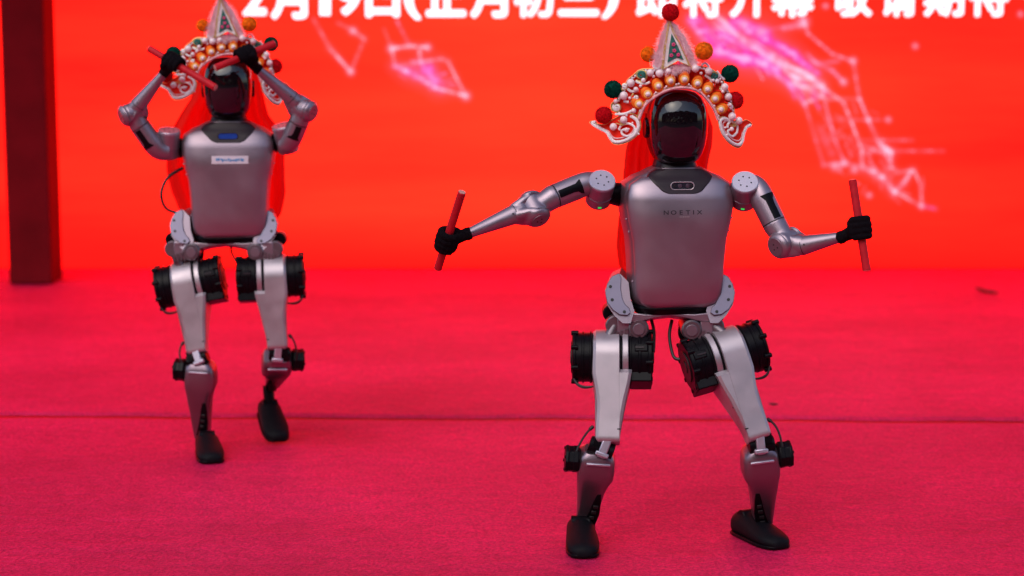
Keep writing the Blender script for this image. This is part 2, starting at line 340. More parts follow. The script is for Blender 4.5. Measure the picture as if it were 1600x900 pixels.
for x0_, x1_, y_, st_ in ((1290, 1388, 187, 11), (1340, 1422, 219, 9), (1352, 1470, 236, 9)):
    for q_ in range(x0_, x1_, st_): chain([(q_, y_), (q_+st_*.55, y_)], 3.2, random.uniform(.15, .5), .1)
rq = random.Random(11); ctl = [(1110, 45), (1150, 75), (1200, 92), (1250, 122), (1280, 145)]
for q_ in range(46):
    t_ = rq.random()*3.999; i_ = int(t_); f_ = t_-i_; x_, y_ = [ctl[i_][c_]*(1-f_)+ctl[i_+1][c_]*f_ for c_ in (0, 1)]
    a_ = rq.uniform(.2, 1.2); ln_ = rq.uniform(12, 42); off_ = rq.uniform(-20, 20); chain([(x_, y_+off_), (x_+ln_*math.cos(a_), y_+off_+ln_*math.sin(a_))], 2.4, rq.uniform(.25, .7), rq.choice((.05, .3, .9)))
for q_ in range(40):
    pts_ = [(1300, 170), (1340, 225), (1350, 262), (1395, 290)]; t_ = rq.random()*2.999; i_ = int(t_); f_ = t_-i_; x_, y_ = [pts_[i_][c_]*(1-f_)+pts_[i_+1][c_]*f_ for c_ in (0, 1)]
    x_ += rq.gauss(0, 22); y_ += rq.gauss(0, 12); chain([(x_, y_), (x_+rq.uniform(-14, 14), y_+rq.uniform(4, 22))], 2.2, rq.uniform(.12, .4), .1)
for q_ in range(16):
    x_ = 650+rq.uniform(-30, 60); y_ = 115+(x_-650)*.35+rq.gauss(0, 7); chain([(x_, y_), (x_+rq.uniform(8, 20), y_+rq.uniform(-8, 12))], 2.4, rq.uniform(.2, .5), .4)
chain([(1280, 200), (1300, 240)], 14, .15, .3)
dots = [(1333, 95, 5), (1318, 128, 5), (1357, 187, 4), (1388, 187, 4), (1440, 322, 4), (1255, 34, 8), (728, 150, 6), (548, 112, 5), (668, 74, 5), (612, 76, 6), (1162, 38, 7), (1190, 50, 8), (1595, 22, 4), (1290, 9, 4), (1335, 265, 5), (1358, 305, 4), (1305, 260, 6), (1430, 72, 4), (551, 48, 5), (1320, 255, 5)]
nx, ny = 520, 162; gx_ = np.linspace(468, 1599, nx); gy_ = np.linspace(4, 340, ny); X, Yg = np.meshgrid(gx_, gy_)
A = np.zeros_like(X); Cm = np.zeros_like(X); rs = np.random.RandomState(1)
grain = rs.rand(60, 180)
grain = sum(np.kron(rs.rand(60, 180), np.ones((q_, q_)))[:ny, :nx] for q_ in (3, 5, 8))/3; grain = np.clip((grain-.5)*2+.5, 0, 1)
for (a, c, wd, s_, col) in segs:
    ax, ay = a; dx, dy = c[0]-ax, c[1]-ay; tt = np.clip(((X-ax)*dx+(Yg-ay)*dy)/(dx*dx+dy*dy), 0, 1)
    d = np.hypot(X-ax-tt*dx, Yg-ay-tt*dy)/(.50 if col < .6 else .80); g = s_*np.exp(-(d/wd)**2*1.3)*(.35+1.0*grain)+.10*s_*np.exp(-(d/wd/2.6)**2); g = g*.92; A = 1-(1-A)*(1-np.clip(g, 0, 1)); Cm += g*col*1.25
for x_, y_, r_ in dots:
    g = .6*np.exp(-((X-x_)**2+(Yg-y_)**2)/r_**2); A = 1-(1-A)*(1-g); Cm += g*.1
S = A+1e-3; hue = np.clip(Cm/(S+.25), 0, 1)*np.clip(1.5-A, 0, 1)
A[0] = A[-1] = 0; A[:, 0] = A[:, -1] = 0
colr = np.stack([np.ones_like(A), .30-.275*hue, .42+.22*hue, np.clip(A, 0, 1)], -1)
bright = np.clip(A*1.35-.45, 0, 1)[..., None]*(1-hue)[..., None]; colr[..., :3] = colr[..., :3]*(1-bright*.8)+np.array([1, .62, .80])*bright*.8
gv = [P(x_, y_, SY-.004) for y_ in gy_ for x_ in gx_]
i = np.arange(nx*ny).reshape(ny, nx); keep = (np.maximum.reduce([A[:-1, :-1], A[1:, 1:], A[:-1, 1:], A[1:, :-1]]) > .012)
q = np.stack([i[:-1, :-1], i[:-1, 1:], i[1:, 1:], i[1:, :-1]], -1)[keep]
uq, inv = np.unique(q, return_inverse=True); inv = inv.reshape(-1, 4); o0 = world_loc(scr)
me = bpy.data.meshes.new('light_graphic'); me.from_pydata([gv[j]-o0 for j in uq], [], inv.tolist()); me.materials.append(M['graphic'])
ca = me.color_attributes.new('glow', 'FLOAT_COLOR', 'POINT'); ca.data.foreach_set('color', colr.reshape(-1, 4)[uq].ravel().astype(np.float32))
go = bpy.data.objects.new('light_graphic', me); C.objects.link(go); go.parent = scr
go['label'] = 'pale pink picture of a hand made of glowing threads'
# column
cw0, cw1 = P(17, 438, 9.8), P(93, 438, 9.8); ccx = (cw0.x+cw1.x)/2
col = empty('stage_column', (ccx, 9.85, 0), 'dark maroon square column at far left in front of the red screen', 'column')
ccx -= .016; b = MB(); b.box((ccx, 9.89, 1.97), (.106, .12, 1.97)); b.build('shaft', M['column'], col, bevel=.008)
CF = 6.9  # front edge of an unseen canopy, added so sky light fades toward the screen
can = empty('unseen_canopy', (0, 9.1, 3.95), 'unseen red cloth canopy added over the rear stage to cut sky light', 'canopy')
b = MB(); b.box((0, (CF+10.9)/2, 4.02), (7, (10.9-CF)/2, .02)); b.build('unseen_roof_cloth', M['canopy'], can, smooth=0)
for yy in (CF+.05, 9.9):
    b = MB(); b.cyl((-7, yy, 3.96), (7, yy, 3.96), .035, seg=12); b.build('unseen_roof_beam', M['canopy_frame'], can)
# leafy row across the square, behind the camera (seen in the visors)
b = MB(); rs = random.Random(4)
for kx in range(46):
    bx = -34+kx*1.5+rs.uniform(-.4, .4); h = rs.uniform(5.8, 8.0)
    for j in range(100):
        c = V((bx+rs.gauss(0, .9), -11+rs.gauss(0, .8), max(.3, h*rs.random()**.7))); r = rs.uniform(.25, .6)
        d1 = V((rs.gauss(0, 1), rs.gauss(0, 1), rs.gauss(0, 1))).normalized()*r; d2 = d1.orthogonal().normalized()*r
        b.add([c-d1-d2, c+d1-d2, c+d1+d2, c-d1+d2], [(0, 1, 2, 3)])
o = b.build('far_hedge', M['tree'], None, smooth=0); tag(o, 'dark leafy row of trees across the square', 'trees', kind='stuff')
# scraps on the carpet
def scrap(pts, wd, label):
    g = [G(x, y, .004) for x, y in pts]; c = g[len(g)//2]; b = MB()
    b.tube([p+V((0, 0, wd)) for p in g], [wd*.5]+[wd]*(len(g)-2)+[wd*.4], seg=8); o = b.build('litter_scrap', M['scrap']); tag(o, label, 'litter', 'dark scraps lying on the rear carpet')
scrap([(1524, 452), (1532, 455), (1541, 458), (1551, 459), (1559, 460)], .008, 'curled dark scrap on the carpet near the right edge below the screen')
scrap([(1348, 420.5), (1353, 422), (1358, 422), (1363, 421)], .010, 'small dark scrap under the raised red stick at the foot of the screen')
scrap([(1202, 633), (1209, 634), (1216, 634)], .005, 'tiny dark scrap just above the carpet seam beside the right knee')

# ------------------------------------------------------------------ robot body (torso frame: x right in the photo, y back, z up; front is -y)
TW = [(0, .080), (.008, .100), (.022, .112), (.045, .118), (.12, .121), (.18, .126), (.225, .137), (.262, .144), (.295, .145), (.318, .139), (.335, .113), (.348, .083), (.358, .062)]
TD = [(0, .052), (.02, .072), (.06, .082), (.16, .088), (.24, .090), (.29, .084), (.32, .070), (.345, .052), (.358, .045)]
TN = 4.0
def fr(x, z, off=0):
    W, D = interp(TW, z), interp(TD, z); return -D*(1-min(.9999, abs(x)/W)**TN)**(1/TN)-off
def row_panel(b, rows, off, n=28, curve=None, thick=.006):
    """rows: (z, x_left, x_right); a skin lying 'off' proud of the torso front, with rounded rim"""
    gr = []
    for z, xl, xr in rows:
        r = []
        for j in range(n+1):
            u = -1+2*j/n; x = (xl+xr)/2+(xr-xl)/2*math.sin(u*PI/2)*1.0; r.append(V((x, fr(x, z, off*(1-abs(u)**14)), z)))
        gr.append(r)
    m = len(gr); vs = [p for r in gr for p in r]; vb = [p+V((0, thick, 0)) for p in vs]; N = len(vs); w_ = n+1; fs = []
    for i_ in range(m-1):
        for j in range(n):
            a = i_*w_+j; fs.append((a, a+1, a+w_+1, a+w_)); fs.append((N+a, N+a+w_, N+a+w_+1, N+a+1))
    for i_ in range(m-1):
        for j in (0, n):
            a = i_*w_+j; fs.append((a, a+w_, N+a+w_, N+a))
    for j in range(n):
        for base in (0, (m-1)*w_):
            a = base+j; fs.append((a, a+1, N+a+1, N+a))
    b.add(vs+vb, fs)
def make_torso(root, Mt, mark):
    b = MB(Mt); zs = [0, .004, .01, .02, .035, .06, .09, .12, .15, .18, .205, .225, .245, .262, .28, .295, .308, .318, .328, .336, .344, .352, .358]
    b.loft([se(0, 0, z, interp(TW, z)*.985, interp(TD, z)*.97, TN, 56) for z in zs]); b.build('torso_shell', M['silver_dark'], root, smooth=50)
    b = MB(Mt); rows = []
    for z, kx in ((.004, .70), (.007, .78), (.012, .85), (.019, .90), (.028, .93), (.040, .95), (.06, .955), (.09, .955), (.12, .955), (.15, .955), (.18, .955), (.205, .955), (.225, .955), (.245, .95), (.262, .95), (.28, .945), (.295, .94), (.308, .93), (.318, .93), (.328, .92), (.337, .91)):
        W = interp(TW, z)*kx*.985; rows.append((z, -W, W))
    row_panel(b, rows, .009, 40, thick=.006); cov = b.build('front_cover', M['torso_silver'], root, smooth=50)
    for sx_ in (-1, 1):
        for z in (.075, .20, .232):
            x = sx_*interp(TW, z)*.975; disc(Mt, (x, fr(x, z, 0)-.001, z), (sx_*.8, -.6, 0), .0022, .0012, 'screw_head', M['silver_light'], root)
    # dark underside tray
    b = MB(Mt); b.loft([se(0, .0, z, a, d, 3, 40) for z, a, d in ((-.014, .092, .050), (-.009, .102, .062), (.006, .110, .072), (.014, .108, .070))]); b.build('underside_tray', M['black'], root)
    # collar
    b = MB(Mt); cz = [(.298, .036), (.300, .043), (.303, .050), (.308, .056), (.314, .062), (.320, .068), (.326, .074), (.332, .079), (.338, .083), (.344, .078), (.350, .070), (.356, .058)]
    row_panel(b, [(z, -c, c) for z, c in cz], .0115, 26, thick=.006)
    b.loft([se(0, y, z, a, d, 2.3, 36) for z, a, d, y in ((.325, .086, .062, .004), (.338, .080, .056, .006), (.346, .068, .052, .008), (.356, .058, .050, .010), (.372, .052, .048, .012), (.400, .049, .047, .012), (.43, .047, .045, .012))])
    colr_ = b.build('collar', M['collar'], root, smooth=50)
    # camera slot: pill outline, glass and lenses
    zc = .3165; hx, hz = .0285, .0085
    def pill(a, h, n=10):
        o = []
        for k_ in range(n+1): t_ = -PI/2+PI*k_/n; o.append((a-h+h*math.cos(t_), zc+h*math.sin(t_)))
        for k_ in range(n+1): t_ = PI/2+PI*k_/n; o.append((-a+h+h*math.cos(t_), zc+h*math.sin(t_)))
        return o
    y0 = fr(0, zc)-.0160
    b = MB(Mt); b.poly(pill(hx, hz), y0, y0+.010); sl_ = b.build('sensor_window', M['blue_glass'] if mark == 'sticker' else M['lens'], root, bevel=.0006)
    b = MB(Mt); pp = pill(hx+.0008, hz+.0008); b.tube([V((x, y0-.0003, z)) for x, z in pp+pp[:2]], .0011, seg=8, cap=(0, 0)); b.build('window_rim', M['trim'] if mark != 'sticker' else M['collar'], sl_)
    if mark != 'sticker':
        for x in (-.020, -.006, .013, .022):
            b = MB(Mt); r_ = .0052 if x in (-.006, .013) else .0035; b.cyl((x, y0+.001, zc), (x, y0-.0010, zc), r_, seg=16, ch=.0004); b.cyl((x, y0-.001, zc), (x, y0-.0018, zc), r_*.45, seg=12, ch=.0003); b.build('lens', M['lens_ring'] if x in (-.006, .013) else M['hole'], sl_)
        xs = [-.0445, -.0268, -.0090, .0085, .0235, .0385]
        for ch, x in zip('NOETIX', [-.0465, -.0278, -.0092, .0085, .0225, .0375]):
            vs, fs = text_mesh(ch, .0148, .00016, 'letter'); b = MB(Mt)
            b.add([V((x+.004+v.x*1.25, fr(x+.004+v.x*1.25, .2465+v.y, .0098), .2465+v.y)) for v in vs], fs)
            b.build('letter', M['ink'], cov, smooth=0)
        b = MB(Mt)
        for q_ in range(9):
            x = -.008+q_*.0029; b.box((x, fr(x, .2405, .0096), .2405), (.0009, .0003, .0011 if q_ % 2 else .0007))
        b.build('small_print', M['trim'], cov, smooth=0)
    else:
        b = MB(Mt); row_panel(b, [(.2345, -.052, .062), (.246, -.052, .062), (.2585, -.052, .062)], .0098, 14, thick=.0006); st = b.build('chest_sticker', M['sticker'], root)
        b = MB(Mt); rg = random.Random(5); x = -.034
        while x < .046:
            wd = rg.uniform(.003, .006); h = rg.uniform(.002, .0045); z = .2465+rg.uniform(-.002, .002); b.box((x, fr(x, z, .0102), z), (wd*.5, .0003, h)); x += wd+.0012
        b.build('sticker_print', M['sticker_blue'], st, smooth=0)
    # head
    b = MB(Mt); HR = [(.366, .030, .040), (.370, .044, .056), (.378, .053, .070), (.392, .061, .080), (.412, .068, .088), (.44, .073, .094), (.47, .0745, .096), (.495, .073, .095), (.515, .069, .090), (.532, .060, .079), (.545, .046, .062), (.552, .026, .036), (.554, .008, .010)]
    b.loft([se(0, .006, z, a, d*.97, 2.5, 48) for z, a, d in HR]); hd = b.build('head', M['helmet'], root, smooth=60)
    b = MB(Mt); n = 30; gr = []
    for z, a, d in HR[1:]:
        r = []
        for j in range(n+1):
            t_ = PI+PI*(.07+.86*j/n); c, s_ = math.cos(t_), math.sin(t_); q_ = 2/2.45
            rim = .0045*(1-abs(2*j/n-1)**10)
            r.append(V(((a+rim)*math.copysign(abs(c)**q_, c), .004+(d+rim)*math.copysign(abs(s_)**q_, s_), z)))
        gr.append(r)
    b.loft(gr, cap=(0, 0), closed=False); b.build('visor', M['gloss'], hd, smooth=70)
    for sx_ in (-1, 1):
        b = MB(Mt); b.cyl((sx_*.070, .010, .455), (sx_*.079, .010, .455), .026, seg=28, ch=.003); b.build('ear_cap', M['helmet'], hd)
    # pelvis
    Mt = Matrix.Translation(V((-.015, 0, 0))) @ Mt @ Matrix.Rotation(R(-6), 4, 'Z')
    b = MB(Mt)
    b.loft([[V((x, y+.02*(z_ < 0), z_+dz)) for x, z_ in [(-.126, -.022), (-.104, -.030), (-.074, -.028), (-.040, -.019), (0, -.014), (.040, -.019), (.074, -.028), (.104, -.030), (.126, -.022), (.118, -.003), (.06, -.009), (0, -.005), (-.06, -.009), (-.118, -.003)]] for y, dz in ((-.080, 0), (-.076, .0), (-.03, -.012), (.07, -.010))])
    pel = b.build('pelvis', M['silver'], root, bevel=.003)
    for sx_ in (-1, 1):
        outer = [(-.128, .092), (-.146, .084), (-.158, .066), (-.163, .044), (-.159, .022), (-.146, .004), (-.128, -.008), (-.108, -.010)]
        inner = [(-.100, -.003), (-.104, .008), (-.113, .016), (-.120, .030), (-.124, .055), (-.122, .082)]
        pts = [(x*-sx_, z) for x, z in outer+inner]
        b = MB(Mt); b.loft([[V((x, y+(z-.03)*.35, z)) for x, z in pts] for y in (-.058, -.052)]); fl = b.build('hip_flange', M['flange'], root, bevel=.0015)
        for x, z in ((-.150, .060), (-.146, .028), (-.116, -.001)):
            disc(Mt, (x*-sx_, -.0585+(z-.03)*.35, z), (0, 1, -.35), .0040, .0008, 'screw_hole', M['hole'], fl)
        # side bowl behind flange
        pts2 = [(-.124, .090), (-.150, .080), (-.163, .050), (-.158, .015), (-.140, -.012), (-.120, -.030), (-.100, -.030), (-.090, .0), (-.100, .03), (-.104, .07)]
        b = MB(Mt); b.loft([[V((x*-sx_*s_, y+(z-.03)*.3, z*1.0+dz)) for x, z in pts2] for y, s_, dz in ((-.0515, 1, 0), (-.03, .995, -.004), (.03, .97, -.008), (.07, .90, 0))]); b.build('hip_side', M['silver'], root, smooth=60)
    return cov, pel
def arc_pts(c, a, bb, r, t0, t1, n): return [c+(a*math.cos(t0+(t1-t0)*k_/n)+bb*math.sin(t0+(t1-t0)*k_/n))*r for k_ in range(n+1)]
def patch(b, A0, B0, rA, rB, d, rows, off=.0012, thick=.002, n=12):
    ax = (B0-A0).normalized(); d = (d-ax*d.dot(ax)).normalized(); e = ax.cross(d); g = []
    for o_ in (off, -thick):
        for tt, lo, hi in rows:
            g.append([A0.lerp(B0, tt)+(d*math.cos(lo+(hi-lo)*j/n)+e*math.sin(lo+(hi-lo)*j/n))*(rA+(rB-rA)*tt+o_) for j in range(n+1)])
    m = len(rows); top, bot = g[:m], g[m:]; rings = [top[i_]+bot[i_][::-1] for i_ in range(m)]
    b.loft(rings)
def make_arm(root, sd_, sh_top, sh_axis, torso_pt, ua0, ua1, E, h, fa0, wrist, inset_dir, ins_n=1, bend=None):
    """shoulder cylinder, upper arm, elbow with hinge axis h, tapered forearm"""
    a = sh_axis.normalized(); bot = sh_top-a*.082
    b = MB(); b.cyl(sh_top, bot, .0335, .0325, seg=36, ch=.004); b.tube([sh_top-a*.046, sh_top-a*.0475], .0341, seg=36)
    sj = b.build('shoulder_joint', M['silver'], root)
    b = MB(); b.cyl(sh_top+a*.004, sh_top-a*.006, .0335, seg=40, ch=.002); cp = b.build('shoulder_cap', M['silver_light'], sj)
    o1 = a.cross(V((1, 0, 0))).normalized(); o2 = a.cross(o1)
    for k_ in range(6):
        c = sh_top+a*.0042+(o1*math.cos(k_*PI/3+.25)+o2*math.sin(k_*PI/3+.25))*.0155
        disc(None, c, a, .0021, .0006, 'screw_hole', M['hole'], cp)
    # green light low on the front of the housing
    f_ = (V((.12*sd_*-1, -1, .15))-a*V((.12*sd_*-1, -1, .15)).dot(a)).normalized(); b = MB(); s2 = a.cross(f_)
    b.loft([[sh_top-a*tt+(f_*math.cos(q_)+s2*math.sin(q_))*.0336 for q_ in (-.13, -.04, .04, .13)]+[sh_top-a*tt+(f_*math.cos(q_)+s2*math.sin(q_))*.0300 for q_ in (.13, .04, -.04, -.13)] for tt in (.066, .0695)])
    b.build('indicator_light', M['green_led'], sj)
    mid = (sh_top+bot)/2
    b = MB(); dd = (torso_pt-mid).normalized(); b.cyl(mid+dd*.02, torso_pt, .027, .030, seg=28, ch=.003); b.build('shoulder_mount', M['black'], root)
    # upper arm
    b = MB(); s0 = ua0; pts = []; rad = []
    if bend is not None:
        for k_ in range(7):
            t_ = k_/6; pts.append((bend[0]*(1-t_)**2+bend[1]*2*t_*(1-t_)+ua0*t_*t_)); rad.append((.028+.0027*t_))
    else: pts.append(ua0+(ua0-ua1).normalized()*.012); rad.append(.024)
    pts += [ua0.lerp(ua1, .15), ua1]; rad += [.0312, .0305]
    b.tube(pts, rad, seg=28); ua = b.build('upper_arm', M['silver'], root, smooth=50)
    b = MB(); patch(b, ua0, ua1, .0312, .0305, inset_dir, [(.02, -.75, .55), (.14, -.62, .42), (.24, -.38, .30), (.40, -.32, .30), (.97, -.32, .30)], off=.0010); b.build('inset_panel', M['black'], ua)
    u = (ua1-ua0).normalized(); b = MB(); b.tube([ua1-u*.0005, ua1+u*.0022], .0300, seg=28); b.build('joint_seam', M['hole'], ua)
    # elbow: body from the upper arm to the hinge
    h = h.normalized(); v = (wrist-fa0).normalized()
    b = MB(); p0 = ua1+u*.0015; mid_ = p0.lerp(E, .5); b.tube([p0, p0+u*.008, mid_, E-u*.004], [.0307, .0305, .0285, .0280], seg=28); b.cyl(E-h*.026, E+h*.026, .0315, seg=32, ch=.005); el = b.build('elbow_joint', M['silver'], root, smooth=50)
    # fork of the forearm around the hinge
    fa = MB()
    for s_ in (-1, 1):
        c0 = E+h*s_*.0240; c1 = E+h*s_*.0395; fa.cyl(c0, c1, .0345, .0300, seg=32, ch=.005)
        q0 = E+h*s_*.024; q1 = fa0+h*s_*.010
        x_ = v.cross(h).normalized(); rings = []
        for tt, wd, th in ((0, .033, .012), (.4, .031, .013), (.8, .026, .014), (1.05, .021, .014)):
            c = q0.lerp(q1, tt); rings.append([c+x_*wd*cc+h*th*ss for cc, ss in [(math.copysign(abs(math.cos(t_))**.7, math.cos(t_)), math.copysign(abs(math.sin(t_))**.7, math.sin(t_))) for t_ in [2*PI*(j+.5)/20 for j in range(20)]]])
        fa.loft(rings)
    fa.tube([E.lerp(fa0, .25), E.lerp(fa0, .6), fa0], [.020, .0255, .0245], seg=24)
    fk = fa.build('elbow_fork', M['silver'], root, smooth=50)
    for o_, it in ((fk, 7), (el, 5)):
        q = o_.modifiers.new('cast', 'REMESH'); q.mode = 'VOXEL'; q.voxel_size = .0022; q.use_smooth_shade = True; q = o_.modifiers.new('fair', 'SMOOTH'); q.iterations = it; q.factor = .6
    for s_ in (-1, 1):
        b = MB(); b.cyl(E+h*s_*.039, E+h*s_*.0408, .0235, seg=30, ch=.0008); dk = b.build('hinge_cap', M['silver_dark'], fk)
        x1 = h.orthogonal().normalized(); x2 = h.cross(x1)
        for k_ in range(3):
            disc(None, E+h*s_*.041+(x1*math.cos(k_*2.09+.6)+x2*math.sin(k_*2.09+.6))*.0075, h, .0021, .0005, 'screw_hole', M['hole'], dk)
    b = MB(); Ln = (wrist-fa0).length
    b.tube([fa0-v*.012, fa0-v*.002, fa0+v*.004, fa0+v*Ln*.3, fa0+v*Ln*.75, wrist], [.0240, .0248, .0242, .0208, .0150, .0125], seg=28); fo_ = b.build('forearm', M['silver'], root, smooth=50)
    b = MB(); b.tube([fa0-v*.0028, fa0-v*.0012], .0251, seg=28); b.build('joint_seam', M['hole'], fo_)
    f2 = (V((0, -1, .2))-v*V((0, -1, .2)).dot(v)).normalized(); disc(None, fa0+v*.008+f2*.0238, f2, .0022, .0008, 'screw_hole', M['hole'], fo_)
    return sj
def make_hand(root, wrist, ctr, sdir, mirror=1, name='gloved_hand'):
    """knit glove closed round a stick: palm, four curled fingers side by side, thumb across, cuff"""
    s = sdir.normalized(); a = (ctr-wrist); av = a.normalized(); x = (av-s*av.dot(s)).normalized(); y = s.cross(x)*mirror
    b = MB(); rf = .0098
    b.tube([wrist-av*.012, wrist-av*.002, wrist+av*.006, ctr-av*.022, ctr-av*.012], [.0155, .0168, .0150, .0175, .018], seg=16)
    # palm / back of the hand on the +y side
    b.tube([ctr-x*.012+y*.012-s*.021, ctr-x*.011+y*.012-s*.009, ctr-x*.011+y*.012+s*.010, ctr-x*.012+y*.009+s*.023], [.012, .0165, .0165, .012], seg=16)
    for k_, (off, ln, rr) in enumerate(((.0205, 215, 1.0), (.0070, 228, 1.05), (-.0068, 220, 1.02), (-.0200, 200, .90))):
        c = ctr+s*off; R0 = .0098+rf*rr
        pts = [c-x*.014+y*R0*.9]+arc_pts(c, y, x, R0*1.02, 0, R(ln), 9); pts[-1] = c+(pts[-1]-c)*.85
        b.tube(pts, [rf*rr]*(len(pts)-3)+[rf*.98*rr, rf*.9*rr, rf*.7*rr], seg=12)
    # thumb leaves the side of the palm near its base and folds across the fingers
    b.tube([ctr-x*.020+y*.002+s*.014, ctr-x*.021-y*.014+s*.022, ctr-x*.008-y*.0245+s*.020, ctr+x*.008-y*.026+s*.012, ctr+x*.014-y*.024+s*.006], [.0125, .0118, .0108, .0098, .0075], seg=12)
    o = b.build(name, M['glove'], root, smooth=180)
    q = o.modifiers.new('knit', 'REMESH'); q.mode = 'VOXEL'; q.voxel_size = .0021; q.use_smooth_shade = True
    q = o.modifiers.new('soften', 'SMOOTH'); q.iterations = 4; q.factor = .5
    return o
def make_stick(p0, p1, label, r=.0103):
    c = (p0+p1)/2; root = empty('drum_stick', c, label, 'stick', 'short red sticks held in the robots\' gloved hands')
    b = MB(); d = (p1-p0).normalized(); b.cyl(p0, p1, r, seg=22, ch=.0012); b.build('shaft', M['stick'], root)
    for e_, s_ in ((p0, -1), (p1, 1)):
        b = MB(); b.cyl(e_, e_+d*s_*.0006, r*.86, seg=20, ch=.0001); b.build('stick_end', M['stick_end'], root)
def make_motor(parent, Mx, x0, x1, r, rot=0.0, tail=0, name='hip_motor', endside=1):
    b = MB(Mx); s = 1 if x1 > x0 else -1; Ln = abs(x1-x0)
    def ring(x, rr, n=48):
        return [V((x, rr*math.cos(2*PI*j/n), rr*math.sin(2*PI*j/n))) for j in range(n)]
    prof = ((0, .93), (.06, 1.0), (.12, 1.0), (.14, .95), (.40, .95), (.43, .985), (.50, .985), (.53, .95), (.80, .95), (.83, 1.0), (.95, 1.0), (1.0, .93))
    b.loft([ring(x0+(x1-x0)*t_, r*q_) for t_, q_ in prof])
    mo = b.build(name, M['black'], parent, smooth=30)
    for k_ in range(8):
        t_ = rot+2*PI*k_/8; c = V((x1-(x1-x0)*.14, math.cos(t_)*r*1.0, math.sin(t_)*r*1.0)); b = MB(Mx)
        b.cyl(c-V((s*.0085, 0, 0)), c+V((s*.0095, 0, 0)), .0062, seg=10, ch=.001); b.build('bolt_lug', M['black'], mo)
    b = MB(Mx); b.cyl(V((x1, 0, 0)), V((x1+s*.003, 0, 0)), r*.62, seg=30, ch=.001); b.cyl(V((x1+s*.003, 0, 0)), V((x1+s*.005, 0, 0)), r*.25, seg=20, ch=.001); b.build('end_cap', M['cable'], mo)
    if tail:
        b = MB(Mx); xa, xb = sorted((x0+(x1-x0)*.08, x1-(x1-x0)*.02)); xm, xh = (xa+xb)/2, (xb-xa)/2
        b.box((xm, -r*.05, -r*.62), (xh, r*.62, r*.50)); b.box((xm, r*.86, r*.10), (xh*.62, r*.14, r*.16)); b.build('controller_box', M['black'], mo, bevel=.003)
        b = MB(Mx); b.box((xm-.004*s, r*1.01, r*.10), (xh*.42, .0018, r*.035)); b.build('connector', M['collar'], mo, bevel=.0006)
    return mo
def make_leg(root, sd_, hub, knee, out, shin0, ankle, shin_out, toe, heel, pel_pt, lift=0):
    # hip yoke between pelvis and thigh
    Mx = frame(hub, out, hub-knee)
    b = MB(); top = pel_pt; b.cyl(top+V((0, -.052, -.002)), top+V((0, .055, -.002)), .026, seg=26, ch=.004)
    b.cyl(top+V((0, .0, .0)), hub+V((0, .03, .02)), .022, .026, seg=20)
    o3 = V((sd_, 0, 0)); b.cyl(top+o3*.058+V((0, -.045, .006)), top+o3*.058+V((0, -.012, .006)), .025, seg=24, ch=.003); b.cyl(top+o3*.058+V((0, -.03, .006)), hub+V((0, -.02, .035)), .016, seg=16)
    for q_ in range(4): b.box(top+o3*(.020+.011*q_)+V((0, -.040, -.012-.003*q_)), (.0035, .010, .012))
    hj = b.build('hip_joint', M['bracket'], root)
    b = MB(); b.cyl(top+V((0, -.056, -.002)), top+V((0, -.050, -.002)), .015, seg=22, ch=.001); b.build('bearing_cap', M['silver_dark'], hj)
    b = MB(); o3 = V((-sd_, 0, 0)) if False else V((sd_, 0, 0))
    b.box(top+o3*.038+V((0, -.012, .004)), (.017, .034, .026)); b.build('hip_bracket', M['silver'], hj, bevel=.004)
    b = MB(); b.cyl(top+o3*.066+V((0, .0, .030)), top+o3*.066+V((0, .055, .030)), .022, seg=26, ch=.003); b.cyl(top+o3*.02+V((0, .0, -.012)), top+o3*-.022+V((0, .02, -.020)), .020, seg=18); b.build('hip_roll_motor', M['black'], root)
    # thigh: hub + tapering shank (x outward)
    b = MB(Mx)
    def hring(x, r, n=48): return [V((x, r*math.cos(2*PI*j/n), r*math.sin(2*PI*j/n))) for j in range(n)]
    Ls = (hub-knee).length; RB, RS, ys = .0695, .0275, .006; zs_ = -Ls*1.0+RS
    al = math.asin((RB-RS)/abs(zs_)); oc = []
    for k_ in range(41): t_ = -al+(PI+2*al)*k_/40; oc.append((RB*math.cos(t_), RB*math.sin(t_)))
    for k_ in range(9): oc.append((RB*math.cos(PI+al)*(1-k_/9)+(ys+RS*math.cos(PI+al))*k_/9, RB*math.sin(PI+al)*(1-k_/9)+(zs_+RS*math.sin(PI+al))*k_/9)) if k_ else None
    for k_ in range(13):
        t_ = PI+al+(PI-2*al)*k_/12; c_, s_ = math.cos(t_), math.sin(t_); oc.append((ys+RS*math.copysign(abs(c_)**.5, c_), zs_+RS*math.copysign(abs(s_)**.5, s_)))
    for k_ in range(1, 9): oc.append(((ys+RS*math.cos(-al))*(1-k_/9)+RB*math.cos(-al)*k_/9, (zs_+RS*math.sin(-al))*(1-k_/9)+RB*math.sin(-al)*k_/9))
    def xo(z): return interp([(-.24, .026), (-.20, .026), (-.135, .022), (-.10, .026), (-.055, .034), (.0, .0325)], z)
    def xi(z): return -interp([(-.24, .033), (-.20, .037), (-.135, .047), (-.10, .056), (-.07, .063), (-.046, .0665)], z)
    def inset(pts, d):
        return [(y-(d if y > ys else -d)*min(1, abs(y-ys)/.02), z+(d*.6 if z < zs_ else (-d if z > .03 else 0))) for y, z in pts]
    oci = inset(oc, .0035); oc2 = inset(oc, .011)
    b.loft([[V((-.036, y, z)) for y, z in oci], [V((-.034, y, z)) for y, z in oc], [V((xo(z)-.009, y, z)) for y, z in oc], [V((xo(z)-.002, y, z)) for y, z in inset(oc, .0045)], [V((xo(z), y, z)) for y, z in oc2]])
    lo_ = [(y, z) for y, z in oc if z < -.0462]; lo_ = sorted([p for p in lo_ if p[0] <= ys], key=lambda p: -p[1])+sorted([p for p in lo_ if p[0] > ys], key=lambda p: p[1])
